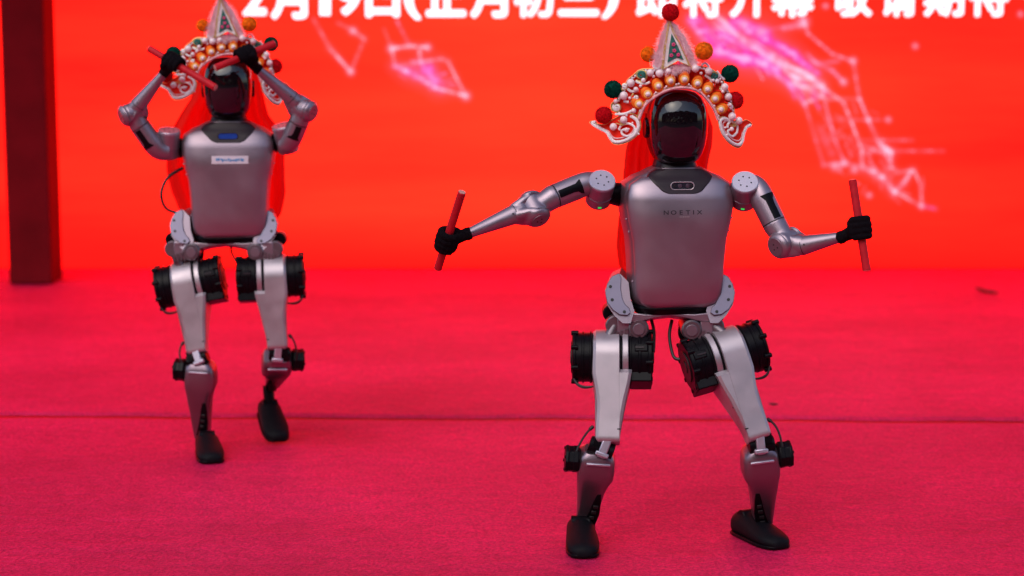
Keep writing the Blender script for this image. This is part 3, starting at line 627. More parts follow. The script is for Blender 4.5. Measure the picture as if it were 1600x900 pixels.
    hy = math.sqrt(RB*RB-.0462**2); lo_ = [(-hy, -.0462)]+lo_+[(hy, -.0462)]
    b.loft([[V((-.0335, y*.985, z)) for y, z in lo_], [V((min(-.0345, xi(z)+.007), y*.985, z)) for y, z in lo_], [V((min(-.0345, xi(z)), y*.985-(.005 if y > ys else -.005), z)) for y, z in lo_]])
    th = b.build('thigh', M['alu'], root, smooth=24, bevel=.0)
    b = MB(Mx); b.box((-.012, .0415, -Ls*.53), (.0005, .0020, Ls*.30)); 
    zz = [-.075, -Ls*.5, -Ls*.75, -Ls*.90]; yy = [.0535, .0435, .0385, .0345]
    b = MB(Mx); b.loft([[V((-.0135, y-.004, z)), V((-.0127, y-.004, z)), V((-.0127, y, z)), V((-.0135, y, z))] for z, y in [(z, RB*math.cos(al)+(z-RB*math.sin(-al))*math.tan(al)+.0006) for z in (-.062, -.09, -.12, -.15, -.18, -Ls*.88)]]); b.build('panel_seam', M['silver_dark'], th, smooth=0)
    for x, z in ((-.045, -Ls*.60), (-.033, -Ls*.86)): disc(Mx, (x, .034, z), (1, 0, 0), .0022, .004, 'screw_hole', M['hole'], th)
    b = MB(Mx); b.cyl((-.0365, 0, 0), (-.0425, 0, 0), .0655, seg=48); b.build('hub_gap', M['black'], root)
    b = MB(Mx); b.cyl((-.0425, 0, 0), (-.0575, 0, 0), .0685, seg=48, ch=.0015); b.build('hub_ring', M['alu'], root)
    make_motor(root, Mx, -.0578, -.118, .0655, rot=.3, tail=1)
    make_motor(root, Mx, .0325, .084, .0660, rot=.1)
    # cable loop at the outer motor
    c0 = Mx @ V((.080, .02, -.060)); c1 = Mx @ V((.030, .03, -.085)); c2 = Mx @ V((.070, .03, -.092))
    for dd in (0, .004):
        b = MB(); b.tube([c0*(1-t_)**2+(c2+V((0, dd, -dd*2)))*2*t_*(1-t_)+c1*t_*t_ for t_ in [k_/10 for k_ in range(11)]], .0022, seg=8); b.build('motor_cable', M['cable'], root)
    # shin
    Ms = frame(shin0, shin_out, shin0-ankle); L2 = (shin0-ankle).length; k2 = L2/.21
    b = MB(Ms)
    b.loft([se(cx, cy, z*k2, a, d, n_, 36) for z, cx, cy, a, d, n_ in [(.004, .004, -.004, .030, .024, 4), (-.004, .004, -.004, .0415, .033, 4), (-.016, .003, -.003, .0465, .038, 4), (-.040, .003, 0, .0475, .040, 4.5), (-.058, .003, .001, .0460, .039, 5), (-.072, .006, .001, .0405, .037, 5), (-.095, .009, 0, .0350, .034, 5.5), (-.130, .010, -.002, .0300, .030, 5.5), (-.165, .011, -.004, .0265, .026, 5.5), (-.195, .012, -.006, .0235, .023, 5.5), (-.208, .012, -.006, .0200, .020, 5)]])
    sh = b.build('shin', M['shin_shaded'], root, smooth=34)
    b = MB(Ms); b.loft([[V((x0, y-.006, z*k2)), V((x1, y-.006, z*k2)), V((x1, y, z*k2)), V((x0, y, z*k2))] for z, x0, x1, y in ((-.092, -.016, -.006, .0352), (-.112, -.018, .000, .0338), (-.150, -.018, .010, .0296), (-.185, -.010, .022, .0245), (-.206, -.006, .026, .0225))]); sl2 = b.build('cable_slot', M['black'], sh, bevel=.001)
    b = MB(Ms)
    for q_ in range(5): b.box((-.006+q_*.0035, .0330-q_*.0020, (-.128-q_*.016)*k2), (.006, .0016, .005))
    b.build('actuator_rod', M['cable'], sl2, bevel=.001)
    b = MB(Ms); b.box((.0, .036, -.014), (.030, .003, .0035)); b.build('knee_edge', M['silver_light'], sh, bevel=.002)
    # knee link and knee motor
    kb = MB(); kc = knee.lerp(shin0, .5); up = (hub-knee).normalized(); Mk = frame(kc, shin_out, knee+up*.03-shin0)
    kb.M = Mk; kb.box((-.004, .018, .004), (.011, .012, .026)); kb.box((-.004, .022, -.014), (.017, .010, .006)); kl = kb.build('knee_link', M['silver_light'], root, bevel=.003)
    b = MB(Mk); b.cyl((-.030, 0, .000), (.034, 0, .000), .022, seg=24); b.box((.016, .014, .016), (.010, .012, .012)); b.build('knee_axle', M['black'], root)
    b = MB(Ms); zc_ = -.026
    b.loft([[V((x, r_*math.cos(2*PI*j/8+.39), zc_+r_*math.sin(2*PI*j/8+.39))) for j in range(8)] for x, r_ in ((.046, .030), (.050, .035), (.060, .035), (.062, .0335), (.072, .0335), (.076, .036), (.082, .034))]); km = b.build('knee_motor', M['black'], root, bevel=.0015, smooth=20)
    for j in range(4):
        b = MB(Ms); t_ = PI/4+j*PI/2; b.cyl((.080, .027*math.cos(t_), zc_+.027*math.sin(t_)), (.0845, .027*math.cos(t_), zc_+.027*math.sin(t_)), .004, seg=8, ch=.0005); b.build('bolt_lug', M['black'], km)
    # cable from thigh to knee motor
    c0 = Mx @ V((.030, .01, -Ls*.80)); c1 = Ms @ V((.056, .012, .006)); c2 = Mx @ V((.056, .012, -Ls*.90))
    b = MB(); pts = [c0*(1-t_)**2+c2*2*t_*(1-t_)+c1*t_*t_ for t_ in [k_/10 for k_ in range(11)]]; b.tube(pts, .0028, seg=8); b.cyl(c0, pts[2], .0048, seg=10); b.build('knee_cable', M['cable'], root)
    # ankle and shoe
    f_ = (toe-heel); fL = f_.length; f_ = f_.normalized(); sdv = f_.cross(V((0, 0, 1))).normalized(); upv = sdv.cross(f_).normalized()
    Mf = basis(heel, sdv, f_, upv); b = MB(Mf); rings = []
    for t_, hw, ht, n_ in ((.0, .016, .034, 2.4), (.015, .024, .046, 2.6), (.06, .0305, .057, 2.8), (.15, .0345, .064, 3), (.28, .0365, .066, 3), (.42, .0385, .058, 3), (.58, .0410, .048, 3), (.74, .0415, .040, 3), (.87, .0375, .033, 2.8), (.95, .030, .028, 2.6), (.985, .021, .022, 2.4), (1.0, .010, .016, 2.2)):
        ring = []
        for k_ in range(32):
            q_ = 2*PI*(k_+.5)/32; c, s_ = math.cos(q_), math.sin(q_); zz_ = math.copysign(abs(s_)**(2/n_), s_)
            x = hw*math.copysign(abs(c)**(2/n_), c)*(1 if s_ < 0 else (1-.38*s_**1.5)); z = ht*.5+(ht*.5)*zz_
            z = max(z, .0015); lowlift = .004 if t_ > .9 or t_ < .03 else 0
            ring.append(V((x, t_*fL, max(z, lowlift))))
        rings.append(ring)
    b.loft(rings); ft = b.build('foot', M['rubber'], root, smooth=50)
    b = MB(Mf); b.loft([se(0, t_*fL, 0, 1, 1) for t_ in (0, 1)]) if False else None
    sole = MB(Mf); so_ = []
    for z in (-.001, .007):
        ring = []
        for t_, hw in ((.01, .020), (.06, .0315), (.15, .0355), (.28, .0375), (.42, .0395), (.58, .0420), (.74, .0425), (.87, .0385), (.95, .031), (.99, .019)): ring.append(V((hw, t_*fL, z)))
        ring += [V((-p.x, p.y, z)) for p in ring[::-1]]; so_.append(ring)
    sole.loft(so_); sole.build('sole', M['black'], ft, bevel=.0015)
    b = MB(); ac = Mf @ V((0, fL*.24, .050)); b.cyl(ac-sdv*.024, ac+sdv*.024, .019, seg=22); b.tube([ac, ankle.lerp(ac, .4), ankle], [.017, .018, .017], seg=16); b.build('ankle_joint', M['black'], root)

def make_robot(cfg):
    root = empty('humanoid_robot', (cfg['t'].x, cfg['t'].y, 0), cfg['label'], 'robot', 'humanoid robots performing on the red stage')
    Mt = Matrix.Translation(cfg['t']) @ Matrix.Rotation(R(cfg['yaw']), 4, 'Z'); make_torso(root, Mt, cfg['mark'])
    for a in cfg['arms']: make_arm(root, *a[0], **a[1])
    for h in cfg['hands']: make_hand(root, *h)
    for l in cfg['legs']: make_leg(root, *l)
    for c in cfg['cables']:
        b = MB(); b.tube(c[0], c[1], seg=8); b.build('hanging_cable', M['cable'], root)
    return root, Mt
def curve3(p, n=14):
    """smooth line through the points"""
    out = []; q = [p[0]]+list(p)+[p[-1]]
    for i_ in range(1, len(q)-2):
        for k_ in range(n):
            t_ = k_/n; a, b_, c, d = q[i_-1], q[i_], q[i_+1], q[i_+2]
            out.append(.5*((2*b_)+(c-a)*t_+(2*a-5*b_+4*c-d)*t_*t_+(3*b_-a-3*c+d)*t_**3))
    return out+[p[-1]]

# ---- front robot
Y0 = 5.0
T1 = P(1053, 480, Y0)
wl, hl = P(729, 366, 4.86), P(705, 377, 4.84); wr, hr = P(1316, 370, 4.84), P(1341, 357, 4.82)
sl0, sl1 = P(722, 300, 4.80), P(684, 420, 4.89); sr0, sr1 = P(1332, 281, 4.84), P(1354, 422, 4.80)
hl = sl0.lerp(sl1, .63); hr = sr0.lerp(sr1, .54)
arms1 = [
 ((-1, P(941, 283, 4.93), V((.10, -.74, .66)), P(968, 304, 5.0), P(905, 291, 4.95), P(868, 306, 4.93), P(834, 326, 4.915), V((.38, -.60, -.70)), P(803, 335, 4.90), wl, V((.1, -1, .15))), dict(bend=(P(936, 288, 4.965), P(920, 283, 4.955)))),
 ((1, P(1164, 285, 4.93), V((-.05, -.74, .66)), P(1138, 304, 5.0), P(1190, 308, 4.94), P(1209, 347, 4.92), P(1228, 379, 4.90), V((-.72, -.62, -.22)), P(1256, 383, 4.88), wr, V((.35, -1, .2))), dict(bend=(P(1168, 288, 4.965), P(1183, 288, 4.955)))),
]
toeL = G(913, 872); heelL = toeL+V((-.006, .200, 0)); toeR = G(1222, 858); heelR = toeR+V((-.092, .178, 0))
legs1 = [
 (-1, P(946, 558, 4.97), P(946, 695, 4.87), V((-1, .04, -.02)), P(935, 706, 4.875), P(921, 826, 4.975), V((-1, .0, 0)), toeL, heelL, P(996, 508, 4.99)),
 (1, P(1141, 553, 4.96), P(1189, 688, 4.87), V((.93, .20, .27)), P(1186, 702, 4.875), P(1185, 826, 4.985), V((1, .12, .05)), toeR, heelR, P(1078, 510, 4.99)),
]
cab1 = [(curve3([P(1018, 500, 4.99), P(1022, 520, 4.97), P(1021, 550, 4.93)]), .0042), (curve3([P(1050, 500, 4.99), P(1046, 525, 4.97), P(1052, 556, 4.93), P(1062, 562, 4.92)]), .0042)]
cfg1 = dict(t=T1, yaw=7, mark='lettering', label='silver humanoid robot at right front in sharp focus with both arms spread wide', arms=arms1, hands=[(wl, hl, sl0-sl1, 1), (wr, hr, sr0-sr1, -1)], legs=legs1, cables=cab1)
r1, Mt1 = make_robot(cfg1)
b = MB(); c = hl; x_ = (hl-wl).normalized(); make_stick(sl0, sl1, 'short red stick tilted right in the left gloved hand of the front robot')
make_stick(sr0, sr1, 'short red stick standing nearly upright in the far right gloved hand')

# ---- rear robot
Y1 = 6.05
T2 = P(361, 372, Y1)
wl, wr = P(257, 113, 5.92), P(402, 107, 5.90)
sl0, sl1 = P(233, 76, 5.90), P(337, 137, 5.80); sr0, sr1 = P(429, 68, 5.90), P(336, 106, 5.80)
hl = sl0.lerp(sl1, .37); hr = sr0.lerp(sr1, .50)
arms2 = [
 ((-1, P(264, 205, 5.99), V((.10, -.25, .96)), P(283, 232, 6.05), P(240, 226, 5.97), P(220, 198, 5.96), P(208, 176, 5.95), V((-.80, -.45, -.30)), P(217, 163, 5.94), wl, V((-.2, -1, -.4))), dict(bend=(P(262, 236, 5.99), P(248, 238, 5.98)))),
 ((1, P(442, 197, 5.99), V((-.20, -.25, .96)), P(424, 225, 6.05), P(457, 213, 5.97), P(466, 192, 5.96), P(473, 170, 5.95), V((.80, -.45, -.25)), P(455, 152, 5.94), wr, V((.2, -1, -.4))), dict(bend=(P(444, 226, 5.99), P(452, 226, 5.98)))),
]
toeL = G(332, 724); heelL = toeL+V((-.050, .192, 0)); toeR = G(436, 691, .006); heelR = toeR+V((-.062, .175, .062))
legs2 = [
 (-1, P(289, 443, 6.02), P(307, 554, 5.96), V((-1, .0, -.15)), P(314, 568, 5.95), P(322, 688, 6.03), V((-1, .15, -.05)), toeL, heelL, P(303, 390, 6.03)),
 (1, P(432, 432, 6.02), P(437, 547, 5.97), V((1, .10, .08)), P(434, 558, 5.98), heelR+V((.015, -.048, .095)), V((1, .15, .0)), toeR, heelR, P(402, 390, 6.03)),
]
cab2 = [(curve3([P(286, 262, 6.06), P(262, 278, 6.05), P(252, 303, 6.04), P(260, 326, 6.04), P(284, 334, 6.05)]), .0045), (curve3([P(361, 383, 6.04), P(362, 395, 6.02), P(370, 410, 5.98)]), .0032)]
cfg2 = dict(t=T2, yaw=6, mark='sticker', label='silver humanoid robot at left rear, slightly blurred, both arms raised crossing sticks before its face', arms=arms2, hands=[(wl, hl, sl0-sl1, 1), (wr, hr, sr0-sr1, -1)], legs=legs2, cables=cab2)
r2, Mt2 = make_robot(cfg2)
make_stick(sl0, sl1, 'short red stick slanting down to the right before the raised-arm robot\'s visor')
make_stick(sr0, sr1, 'short red stick slanting up to the right over the raised-arm robot\'s forehead')

# ------------------------------------------------------------------ opera crown
def H(zx, zy): return ((900+zx/3.215-1057)/622, (195-zy/3.215)/622)     # crown frame: head centre at the origin
def cy(x, z=0): return -.088+2.1*x*x
def HP(zx, zy, off=0):
    x, z = H(zx, zy); return V((x, cy(x)+off, z))
def smooth_poly(pts, closed=True, n=4):
    q = [V((x, y, 0)) for x, y in pts]
    if closed: q = [q[-1]]+q+q[:2]
    else: q = [q[0]]+q+[q[-1]]
    out = []
    for i_ in range(1, len(q)-2):
        for k_ in range(n):
            t_ = k_/n; a, b_, c, d = q[i_-1], q[i_], q[i_+1], q[i_+2]; p = .5*((2*b_)+(c-a)*t_+(2*a-5*b_+4*c-d)*t_*t_+(3*b_-a-3*c+d)*t_**3); out.append((p.x, p.y))
    if not closed: out.append(pts[-1])
    return out
def plate(b, zpts, off, th):
    """flat shape following the crown's curve; zpts in the enlarged photograph"""
    pts = [H(*p) for p in zpts]; n = len(pts)
    from mathutils.geometry import tessellate_polygon
    tri = tessellate_polygon([[V((x, z, 0)) for x, z in pts]])
    vs = [V((x, cy(x)+off, z)) for x, z in pts]+[V((x, cy(x)+off+th, z)) for x, z in pts]
    fs = [tuple(t_) for t_ in tri]+[tuple(n+i_ for i_ in t_[::-1]) for t_ in tri]+[(i_, (i_+1) % n, n+(i_+1) % n, n+i_) for i_ in range(n)]
    b.add(vs, fs)
def line(b, zpts, off, r, closed=False, n=4, seg=8):
    pts = smooth_poly(zpts, closed, n); pts = pts+[pts[0]] if closed else pts; b.tube([HP(x, y, off) for x, y in pts], r, seg=seg, cap=(not closed, not closed))
def pompom(root, c, r, m, wire_to):
    b = MB(); rg = random.Random(int(c.x*9999)); b.sph(c, r*.90, 24, 14)
    for k_ in range(3600):
        d = V((rg.gauss(0, 1), rg.gauss(0, 1), rg.gauss(0, 1))).normalized(); s_ = d.orthogonal().normalized(); s_ = (s_+d.cross(s_)*rg.uniform(-1, 1)).normalized()*r*.022
        ln = r*rg.uniform(.93, 1.02); j = V((rg.gauss(0, .04), rg.gauss(0, .04), rg.gauss(0, .04)))*r
        b.add([c+d*r*.86-s_, c+d*r*.86+s_, c+d*ln+j+s_*.5, c+d*ln+j-s_*.5], [(0, 1, 2, 3)])
    o = b.build('pompom', m, root, smooth=180)
    b = MB(); b.tube([wire_to, wire_to.lerp(c, .5)+V((0, -.006, .004)), c], .0012, seg=6); b.build('wire', M['gold'], o)
def make_crown():
    root = empty('opera_crown', (0, 0, 0), 'ornate Chinese opera crown with pearls and a red pompom tip on the front robot', 'headdress', 'opera crowns worn by the robots')
    arch = [(318, 585), (332, 545), (352, 510), (398, 472), (460, 441), (530, 431), (600, 445), (650, 488), (688, 538), (712, 592)]
    arch_s = smooth_poly(arch, False, 5)
    outer = [(720, 600), (790, 590), (800, 560), (785, 500), (768, 455), (740, 410), (712, 372), (675, 342), (630, 330), (585, 322), (530, 318), (470, 322), (410, 338), (360, 340), (318, 345), (288, 372), (262, 395), (240, 440), (215, 490), (190, 520), (205, 552), (250, 568), (300, 585)]
    b = MB(); plate(b, arch_s+smooth_poly(outer, False, 3)[1:-1], 0, .005); b.build('crown_panel', M['red_felt'], root, smooth=30)
    b = MB(); line(b, outer, -.001, .0016); b.build('gold_edge', M['gold'], root)
    # beaded cord along the brow
    b = MB(); aa = [HP(x, y, -.004) for x, y in smooth_poly(arch, False, 9)]; b.tube(aa, .0042, seg=8)
    acc = 0
    for p, q in zip(aa, aa[1:]): b.sph(p.lerp(q, .5)+V((0, -.003, 0)), .0031, 7, 5)
    b.build('brow_cord', M['pink_trim'], root, kind='stuff')
    b = MB(); b.tube([p+V((0, .001, 0))+(p-V((0, p.y, .02))).normalized()*.0055 for p in aa], .0016, seg=6); b.build('gold_edge', M['gold'], root)
    # nine petal mounts with pearls
    cc = V((H(515, 640)[0], 0, H(515, 640)[1]))
    for zx, zy in ((315, 512), (357, 463), (407, 423), (466, 397), (534, 390), (599, 411), (650, 440), (690, 487), (722, 540)):
        p = HP(zx, zy, -.002); rd = V((p.x-cc.x, 0, p.z-cc.z)).normalized(); sd2 = V((rd.z, 0, -rd.x)); b = MB(); rings = []
        for yo, sc in ((.003, 1.0), (-.004, 1.0), (-.008, .82), (-.009, .6)):
            rings.append([p+V((0, yo, 0))+(sd2*math.cos(q_)*.0138*(1-.16*max(0, -math.sin(q_)))+rd*(math.sin(q_)*(.0205 if math.sin(q_) > 0 else .0165)))*sc for q_ in [2*PI*k_/20 for k_ in range(20)]])
        b.loft(rings); pe = b.build('petal_mount', M['orange'], root)
        b = MB(); b.loft([[p+V((0, yo, 0))+(sd2*math.cos(q_)+rd*math.sin(q_))*rr+rd*.0005 for q_ in [2*PI*k_/20 for k_ in range(20)]] for yo, rr in ((-.007, .0102), (-.0115, .0098), (-.0120, .007))]); b.build('yellow_ring', M['yellow'], pe)
        b = MB(); b.sph(p+V((0, -.014, 0)), .0066, 14, 9); b.build('pearl', M['pearl'], pe)
        for ss2 in (-1, 1):
            b = MB(); b.sph(p+sd2*ss2*.0125-rd*.012+V((0, -.006, 0)), .0030, 8, 6); b.build('seed_pearl', M['pearl'], pe)
        b = MB(); b.sph(p+rd*.0265+V((0, -.006, 0)), .0042, 9, 6); b.build('seed_pearl', M['pearl'], pe)
        b = MB(); q0 = p+rd*.022; b.tube([q0-sd2*.013-rd*.006, q0-sd2*.007, q0+rd*.002, q0+sd2*.007, q0+sd2*.013-rd*.006], .0019, seg=6); b.build('petal_edge', M['red_felt'], pe)
    # outer pearls on little stalks
    for zx, zy, r_ in ((367, 358, .0092), (412, 361, .0100), (455, 350, .0075), (588, 337, .0098), (655, 350, .0096), (275, 409, .0104), (243, 472, .0106), (205, 500, .006), (740, 430, .0098), (760, 478, .0096), (783, 576, .0102), (820, 598, .0096), (243, 591, .0094), (195, 627, .0094), (300, 440, .0062), (700, 400, .0060), (335, 395, .0060), (775, 530, .006), (290, 545, .0062)):
        p = HP(zx, zy, -.013); b = MB(); b.sph(p, r_, 16, 10); o = b.build('pearl', M['pearl'], root)
        b = MB(); b.tube([p+V((0, .014, 0)), p], .0016, seg=6); b.build('stalk', M['gold'], o)
    dn = smooth_poly(outer, False, 8); acc = 0
    for (x0_, y0_), (x1_, y1_) in zip(dn, dn[1:]):
        acc += math.hypot(x1_-x0_, y1_-y0_)
        if acc > 17:
            acc = 0; vx, vy = 520-x0_, 600-y0_; l_ = math.hypot(vx, vy); b = MB(); b.sph(HP(x0_+vx/l_*9, y0_+vy/l_*9, -.005), .0034, 9, 6); b.build('seed_pearl', M['pearl'], root)
    b = MB(); line(b, [(cx_+(x-cx_)*.965, cy_+(y-cy_)*.955) for cx_, cy_ in ((515, 560),) for x, y in outer[2:-2]], -.004, .0013, seg=5); b.build('white_piping', M['white_trim'], root)
    # scroll curls
    def curl(zx, zy, r0, a0, turns, wr, m, off=-.005, name='scroll_curl'):
        b = MB(); pts = []
        ns = int(18*abs(turns))
        for k_ in range(ns+1):
            t_ = k_/ns; a_ = a0+t_*turns*2*PI; rr = r0*(1-.8*t_); pts.append(HP(zx+rr*math.cos(a_), zy-rr*math.sin(a_), off-.004*t_))
        b.tube(pts, wr, seg=7); return b.build(name, m, root)
    for zx, zy, r0, a0, tn in ((325, 370, 34, 4.0, 1.6), (210, 530, 30, 1.2, 1.6), (685, 376, 30, -.6, -1.6), (245, 425, 22, 3, 1.2), (730, 440, 20, 0, -1.2), (300, 480, 20, 2, 1.2), (765, 520, 18, 1, -1.2)):
        curl(zx, zy, r0, a0, tn, .0026, M['gold'])
        curl(zx, zy, r0*.55, a0+1.2, tn, .0030, M['green_felt'] if zy < 400 else M['white_trim'], -.009, 'curl_core')
    for pts in ([(300, 400), (325, 412), (350, 412), (368, 404)], [(262, 440), (285, 452), (318, 444)], [(245, 500), (270, 503), (290, 492)], [(205, 566), (250, 562), (285, 545)], [(640, 372), (668, 392), (672, 415), (690, 416)], [(380, 322), (400, 338), (420, 322)], [(620, 322), (640, 312), (660, 330)], [(208, 455), (225, 470), (222, 492)], [(700, 352), (722, 380), (738, 392)]):
        b = MB(); line(b, pts, -.006, .0034, seg=7); b.build('white_flourish', M['white_trim'], root)
    # side wings
    for sd_, out_, inn, sp in ((-1, [(84, 612), (104, 603), (122, 616), (158, 618), (196, 590), (240, 566), (290, 562), (318, 585), (326, 622), (312, 662), (280, 692), (240, 712), (200, 714), (178, 690), (160, 660), (124, 640)],
                          None, [(222, 640), (236, 618), (270, 610), (296, 628), (294, 656), (266, 672), (240, 664), (236, 646), (256, 636)]),
                         (1, [(712, 590), (735, 575), (770, 590), (800, 600), (836, 606), (862, 596), (884, 606), (898, 622), (872, 634), (856, 668), (848, 712), (828, 734), (798, 728), (760, 700), (730, 662), (716, 625)],
                          None, [(760, 632), (764, 612), (785, 602), (812, 622), (812, 655), (790, 675), (768, 664), (764, 645), (785, 640)])):
        sp_out = smooth_poly(out_, True, 3)
        b = MB(); plate(b, sp_out, -.004, .005); wg = b.build('side_wing', M['red_felt'], root, smooth=30)
        b = MB(); line(b, out_, -.005, .0012, True); b.build('gold_edge', M['gold'], wg)
        cxx = sum(p[0] for p in out_)/len(out_); cyy = sum(p[1] for p in out_)/len(out_)
        inner_ = [(cxx+(x-cxx)*.90, cyy+(y-cyy)*.84) for x, y in out_]
        lo = inner_[5:] if sd_ < 0 else inner_[6:]+inner_[:1]
        b = MB(); line(b, (inner_[6:]+inner_[:2]) if sd_ < 0 else (inner_[7:]+inner_[:3]), -.006, .0044, False, 5); b.build('white_border', M['white_trim'], wg)
        b = MB(); line(b, sp, -.007, .0030, False, 5); b.build('white_scroll', M['white_trim'], wg)
        b = MB(); line(b, [(cxx+(x-cxx)*.74, cyy+(y-cyy)*.62) for x, y in (out_[8:]+out_[:1] if sd_ < 0 else out_[9:]+out_[:2])], -.006, .0016, False, 4, 5); b.build('pink_piping', M['pink_trim'], wg)
        for q_ in range(0, len(sp), 2):
            b = MB(); b.sph(HP(cxx+(sp[q_][0]-cxx)*1.25, cyy+(sp[q_][1]-cyy)*1.15, -.007), .0030, 8, 6); b.build('seed_pearl', M['pearl'], wg)
        p = HP(sum(p[0] for p in sp)/len(sp), sum(p[1] for p in sp)/len(sp), -.010); b = MB(); b.sph(p, .0060, 12, 8); b.build('pearl', M['pearl'], wg)
        b = MB(); c0 = (232, 620) if sd_ < 0 else (792, 628)
        for k_ in range(5):
            a_ = -PI/2+(k_-2)*.6; line(b, [c0, (c0[0]+14*math.cos(a_)+4, c0[1]+18*math.sin(a_)), (c0[0]+26*math.cos(a_), c0[1]+30*math.sin(a_))], -.010, .0014, seg=5)
        b.build('gold_flower', M['gold'], wg)
    # spire
    tri_o = [(457, 112), (508, 215), (556, 325), (500, 300), (430, 340), (440, 225)]
    b = MB(); plate(b, tri_o, -.014, .006); sp_ = b.build('spire_panel', M['white_trim'], root, smooth=20)
    b = MB(); plate(b, [(468, 168), (500, 232), (528, 296), (496, 282), (450, 308), (458, 230)], -.016, .003); b.build('green_field', M['green_felt'], sp_, smooth=20)
    b = MB()
    pl = tri_o+[tri_o[0]]
    for a, c in zip(pl, pl[1:]):
        nn = int(math.hypot(a[0]-c[0], a[1]-c[1])/7)
        for k_ in range(nn): b.sph(HP(a[0]+(c[0]-a[0])*k_/nn, a[1]+(c[1]-a[1])*k_/nn, -.0155), .0016, 6, 4)
    b.build('gold_beading', M['gold'], sp_, kind='stuff')
    for k2_ in range(2):
        b = MB(); s_ = -1 if k2_ == 0 else 1
        line(b, [(458, 95), (448+(s_ > 0)*22, 150), (438 if s_ < 0 else 505, 215), (428 if s_ < 0 else 548, 300), (424 if s_ < 0 else 572, 338)], -.012, .0022, seg=6); b.build('sequin_braid', M['gold'], sp_)
    for zx, zy, r_ in ((477, 220, 9), (481, 250, 8), (467, 273, 9), (501, 270, 9), (503, 312, 7)):
        p = HP(zx, zy, -.019); b = MB()
        for k_ in range(5): b.sph(p+V((math.cos(k_*1.257)*.0030, 0, math.sin(k_*1.257)*.0030)), .0022, 6, 4)
        b.build('pink_flower', M['pink_flower'], sp_)
    b = MB(); rg = random.Random(3)
    def strands(path, wd, n):
        for k_ in range(n):
            t_ = rg.random()*(len(path)-1); i_ = int(t_); q_ = t_-i_; x = path[i_][0]*(1-q_)+path[i_+1][0]*q_; y = path[i_][1]*(1-q_)+path[i_+1][1]*q_
            w2 = wd[i_]*(1-q_)+wd[i_+1]*q_; p = HP(x+rg.uniform(-.4, .4)*w2, y+rg.uniform(-4, 4), rg.uniform(-.012, .008)); a_ = rg.uniform(0, 2*PI); L_ = w2/3.215/622*rg.uniform(.4, 1.5)
            d = V((math.cos(a_), rg.uniform(-.9, .4), math.sin(a_)*.9)); s_ = V((-d.z, 0, d.x))*.00045
            b.add([p-s_, p+s_, p+d*L_+s_*.3+V((0, 0, -.002)), p+d*L_-s_*.3+V((0, 0, -.002))], [(0, 1, 2, 3)])
    strands([(458, 108), (436, 180), (416, 260), (404, 325)], [18, 26, 28, 28], 2600); strands([(462, 108), (510, 170), (545, 240), (585, 320)], [18, 26, 28, 26], 2600)
    strands([(430, 345), (470, 350), (510, 325), (560, 335)], [22, 24, 24, 22], 1500)
    b.build('fluffy_trim', M['fluff'], sp_, smooth=0, kind='stuff')
    # cap under the crown, so that it sits on the head
    b = MB(); b.loft([se(0, .040, z, a, d, 2.3, 36) for z, a, d in ((.030, .080, .072), (.045, .081, .073), (.062, .077, .071), (.080, .066, .062), (.095, .046, .044), (.104, .020, .020))], cap=(0, 1)); 
    q = b.build('skull_cap', M['red_felt'], root, smooth=60)
    # pompoms
    for zx, zy, r_, mn, yo, wt in ((462, 65, 45, 'pom_red', -.012, (460, 112)), (362, 270, 40, 'pom_orange', .012, (370, 330)), (628, 252, 46, 'pom_orange', -.020, (625, 325)), (193, 443, 47, 'pom_green', -.008, (240, 450)), (772, 366, 46, 'pom_green', .0, (735, 410)), (150, 572, 45, 'pom_red', -.012, (200, 565)), (803, 500, 46, 'pom_red', .010, (775, 510))):
        pompom(root, HP(zx, zy, yo), r_/3.215/622, M[mn], HP(*wt))
    return root
crown = make_crown()
def copy_tree(o, parent=None):
    c = o.copy(); C.objects.link(c); c.parent = parent
    for ch in o.children: copy_tree(ch, c)
    return c
crown2 = copy_tree(crown); crown2['label'] = 'ornate Chinese opera crown with tall pink spire on the rear robot, partly behind its fists'
head1 = Mt1 @ V((0, 0, .458)); head2 = Mt2 @ V((-.012, 0, .452))
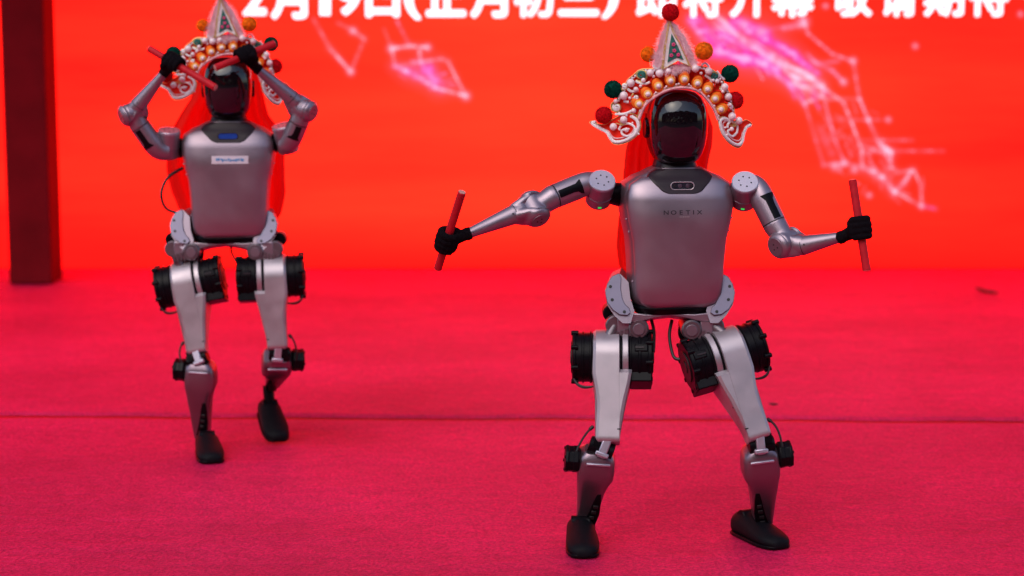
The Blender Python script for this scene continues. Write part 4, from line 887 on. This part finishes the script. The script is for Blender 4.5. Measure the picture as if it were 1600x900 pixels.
crown.location = P(1052, 196, Y0); crown.rotation_euler = (R(0), R(0), R(2))
crown2.location = head2+V((0, 0, .012)); crown2.rotation_euler = (R(0), R(2), R(14))
def veil(crown_, base, Mt, rows, seed):
    """cloth hanging from the back of the crown down the robot's back; rows: (x_left, x_right, y, z) in the torso frame"""
    n = 40; gr = []; rg = random.Random(seed)
    ph = [rg.uniform(0, 6.28) for _ in range(4)]
    Mi = crown_.matrix_basis.inverted() if False else (Matrix.Translation(crown_.location) @ crown_.rotation_euler.to_matrix().to_4x4()).inverted()
    rr = []
    for i_ in range(len(rows)-1):
        for k_ in range(5): rr.append([a+(c-a)*k_/5 for a, c in zip(rows[i_], rows[i_+1])])
    rr.append(rows[-1]); nr_ = len(rr)
    for i_, (xl, xr, y, z) in enumerate(rr):
        g = []; q_ = i_/nr_
        for j in range(n+1):
            u = j/n; x = xl+(xr-xl)*u; fold = (.009+.013*q_)*(math.sin(u*26+ph[0]+q_*1.5)+.6*math.sin(u*47+ph[1]-q_*2)); e = abs(2*u-1)
            g.append(Mi @ (Mt @ V((x+.003*math.sin(z*30+ph[2]), y-.075*e**2.2*max(0, 1-q_*2.2)+fold, z+(.008*math.sin(u*9+ph[3]) if i_ == nr_-1 else 0)))))
        gr.append(g)
    b = MB(); b.loft(gr, cap=(0, 0), closed=False); me_o = b.build('veil', M['veil'], None, smooth=180); me_o.parent = crown_; return me_o
veil(crown, None, Mt1, [(-.070, .070, .115, .545), (-.090, .092, .118, .50), (-.102, .112, .115, .45), (-.110, .118, .112, .40), (-.108, .116, .115, .35), (-.112, .115, .125, .30), (-.122, .11, .130, .22), (-.122, .11, .130, .14), (-.118, .108, .130, .09), (-.105, .10, .130, .07)], 2)
veil(crown2, None, Mt2, [(-.070, .070, .115, .545), (-.095, .095, .120, .48), (-.115, .110, .120, .42), (-.150, .120, .120, .37), (-.185, .150, .130, .32), (-.195, .165, .135, .26), (-.195, .168, .135, .20), (-.185, .165, .135, .13), (-.160, .150, .135, .06), (-.140, .13, .135, .03)], 5)
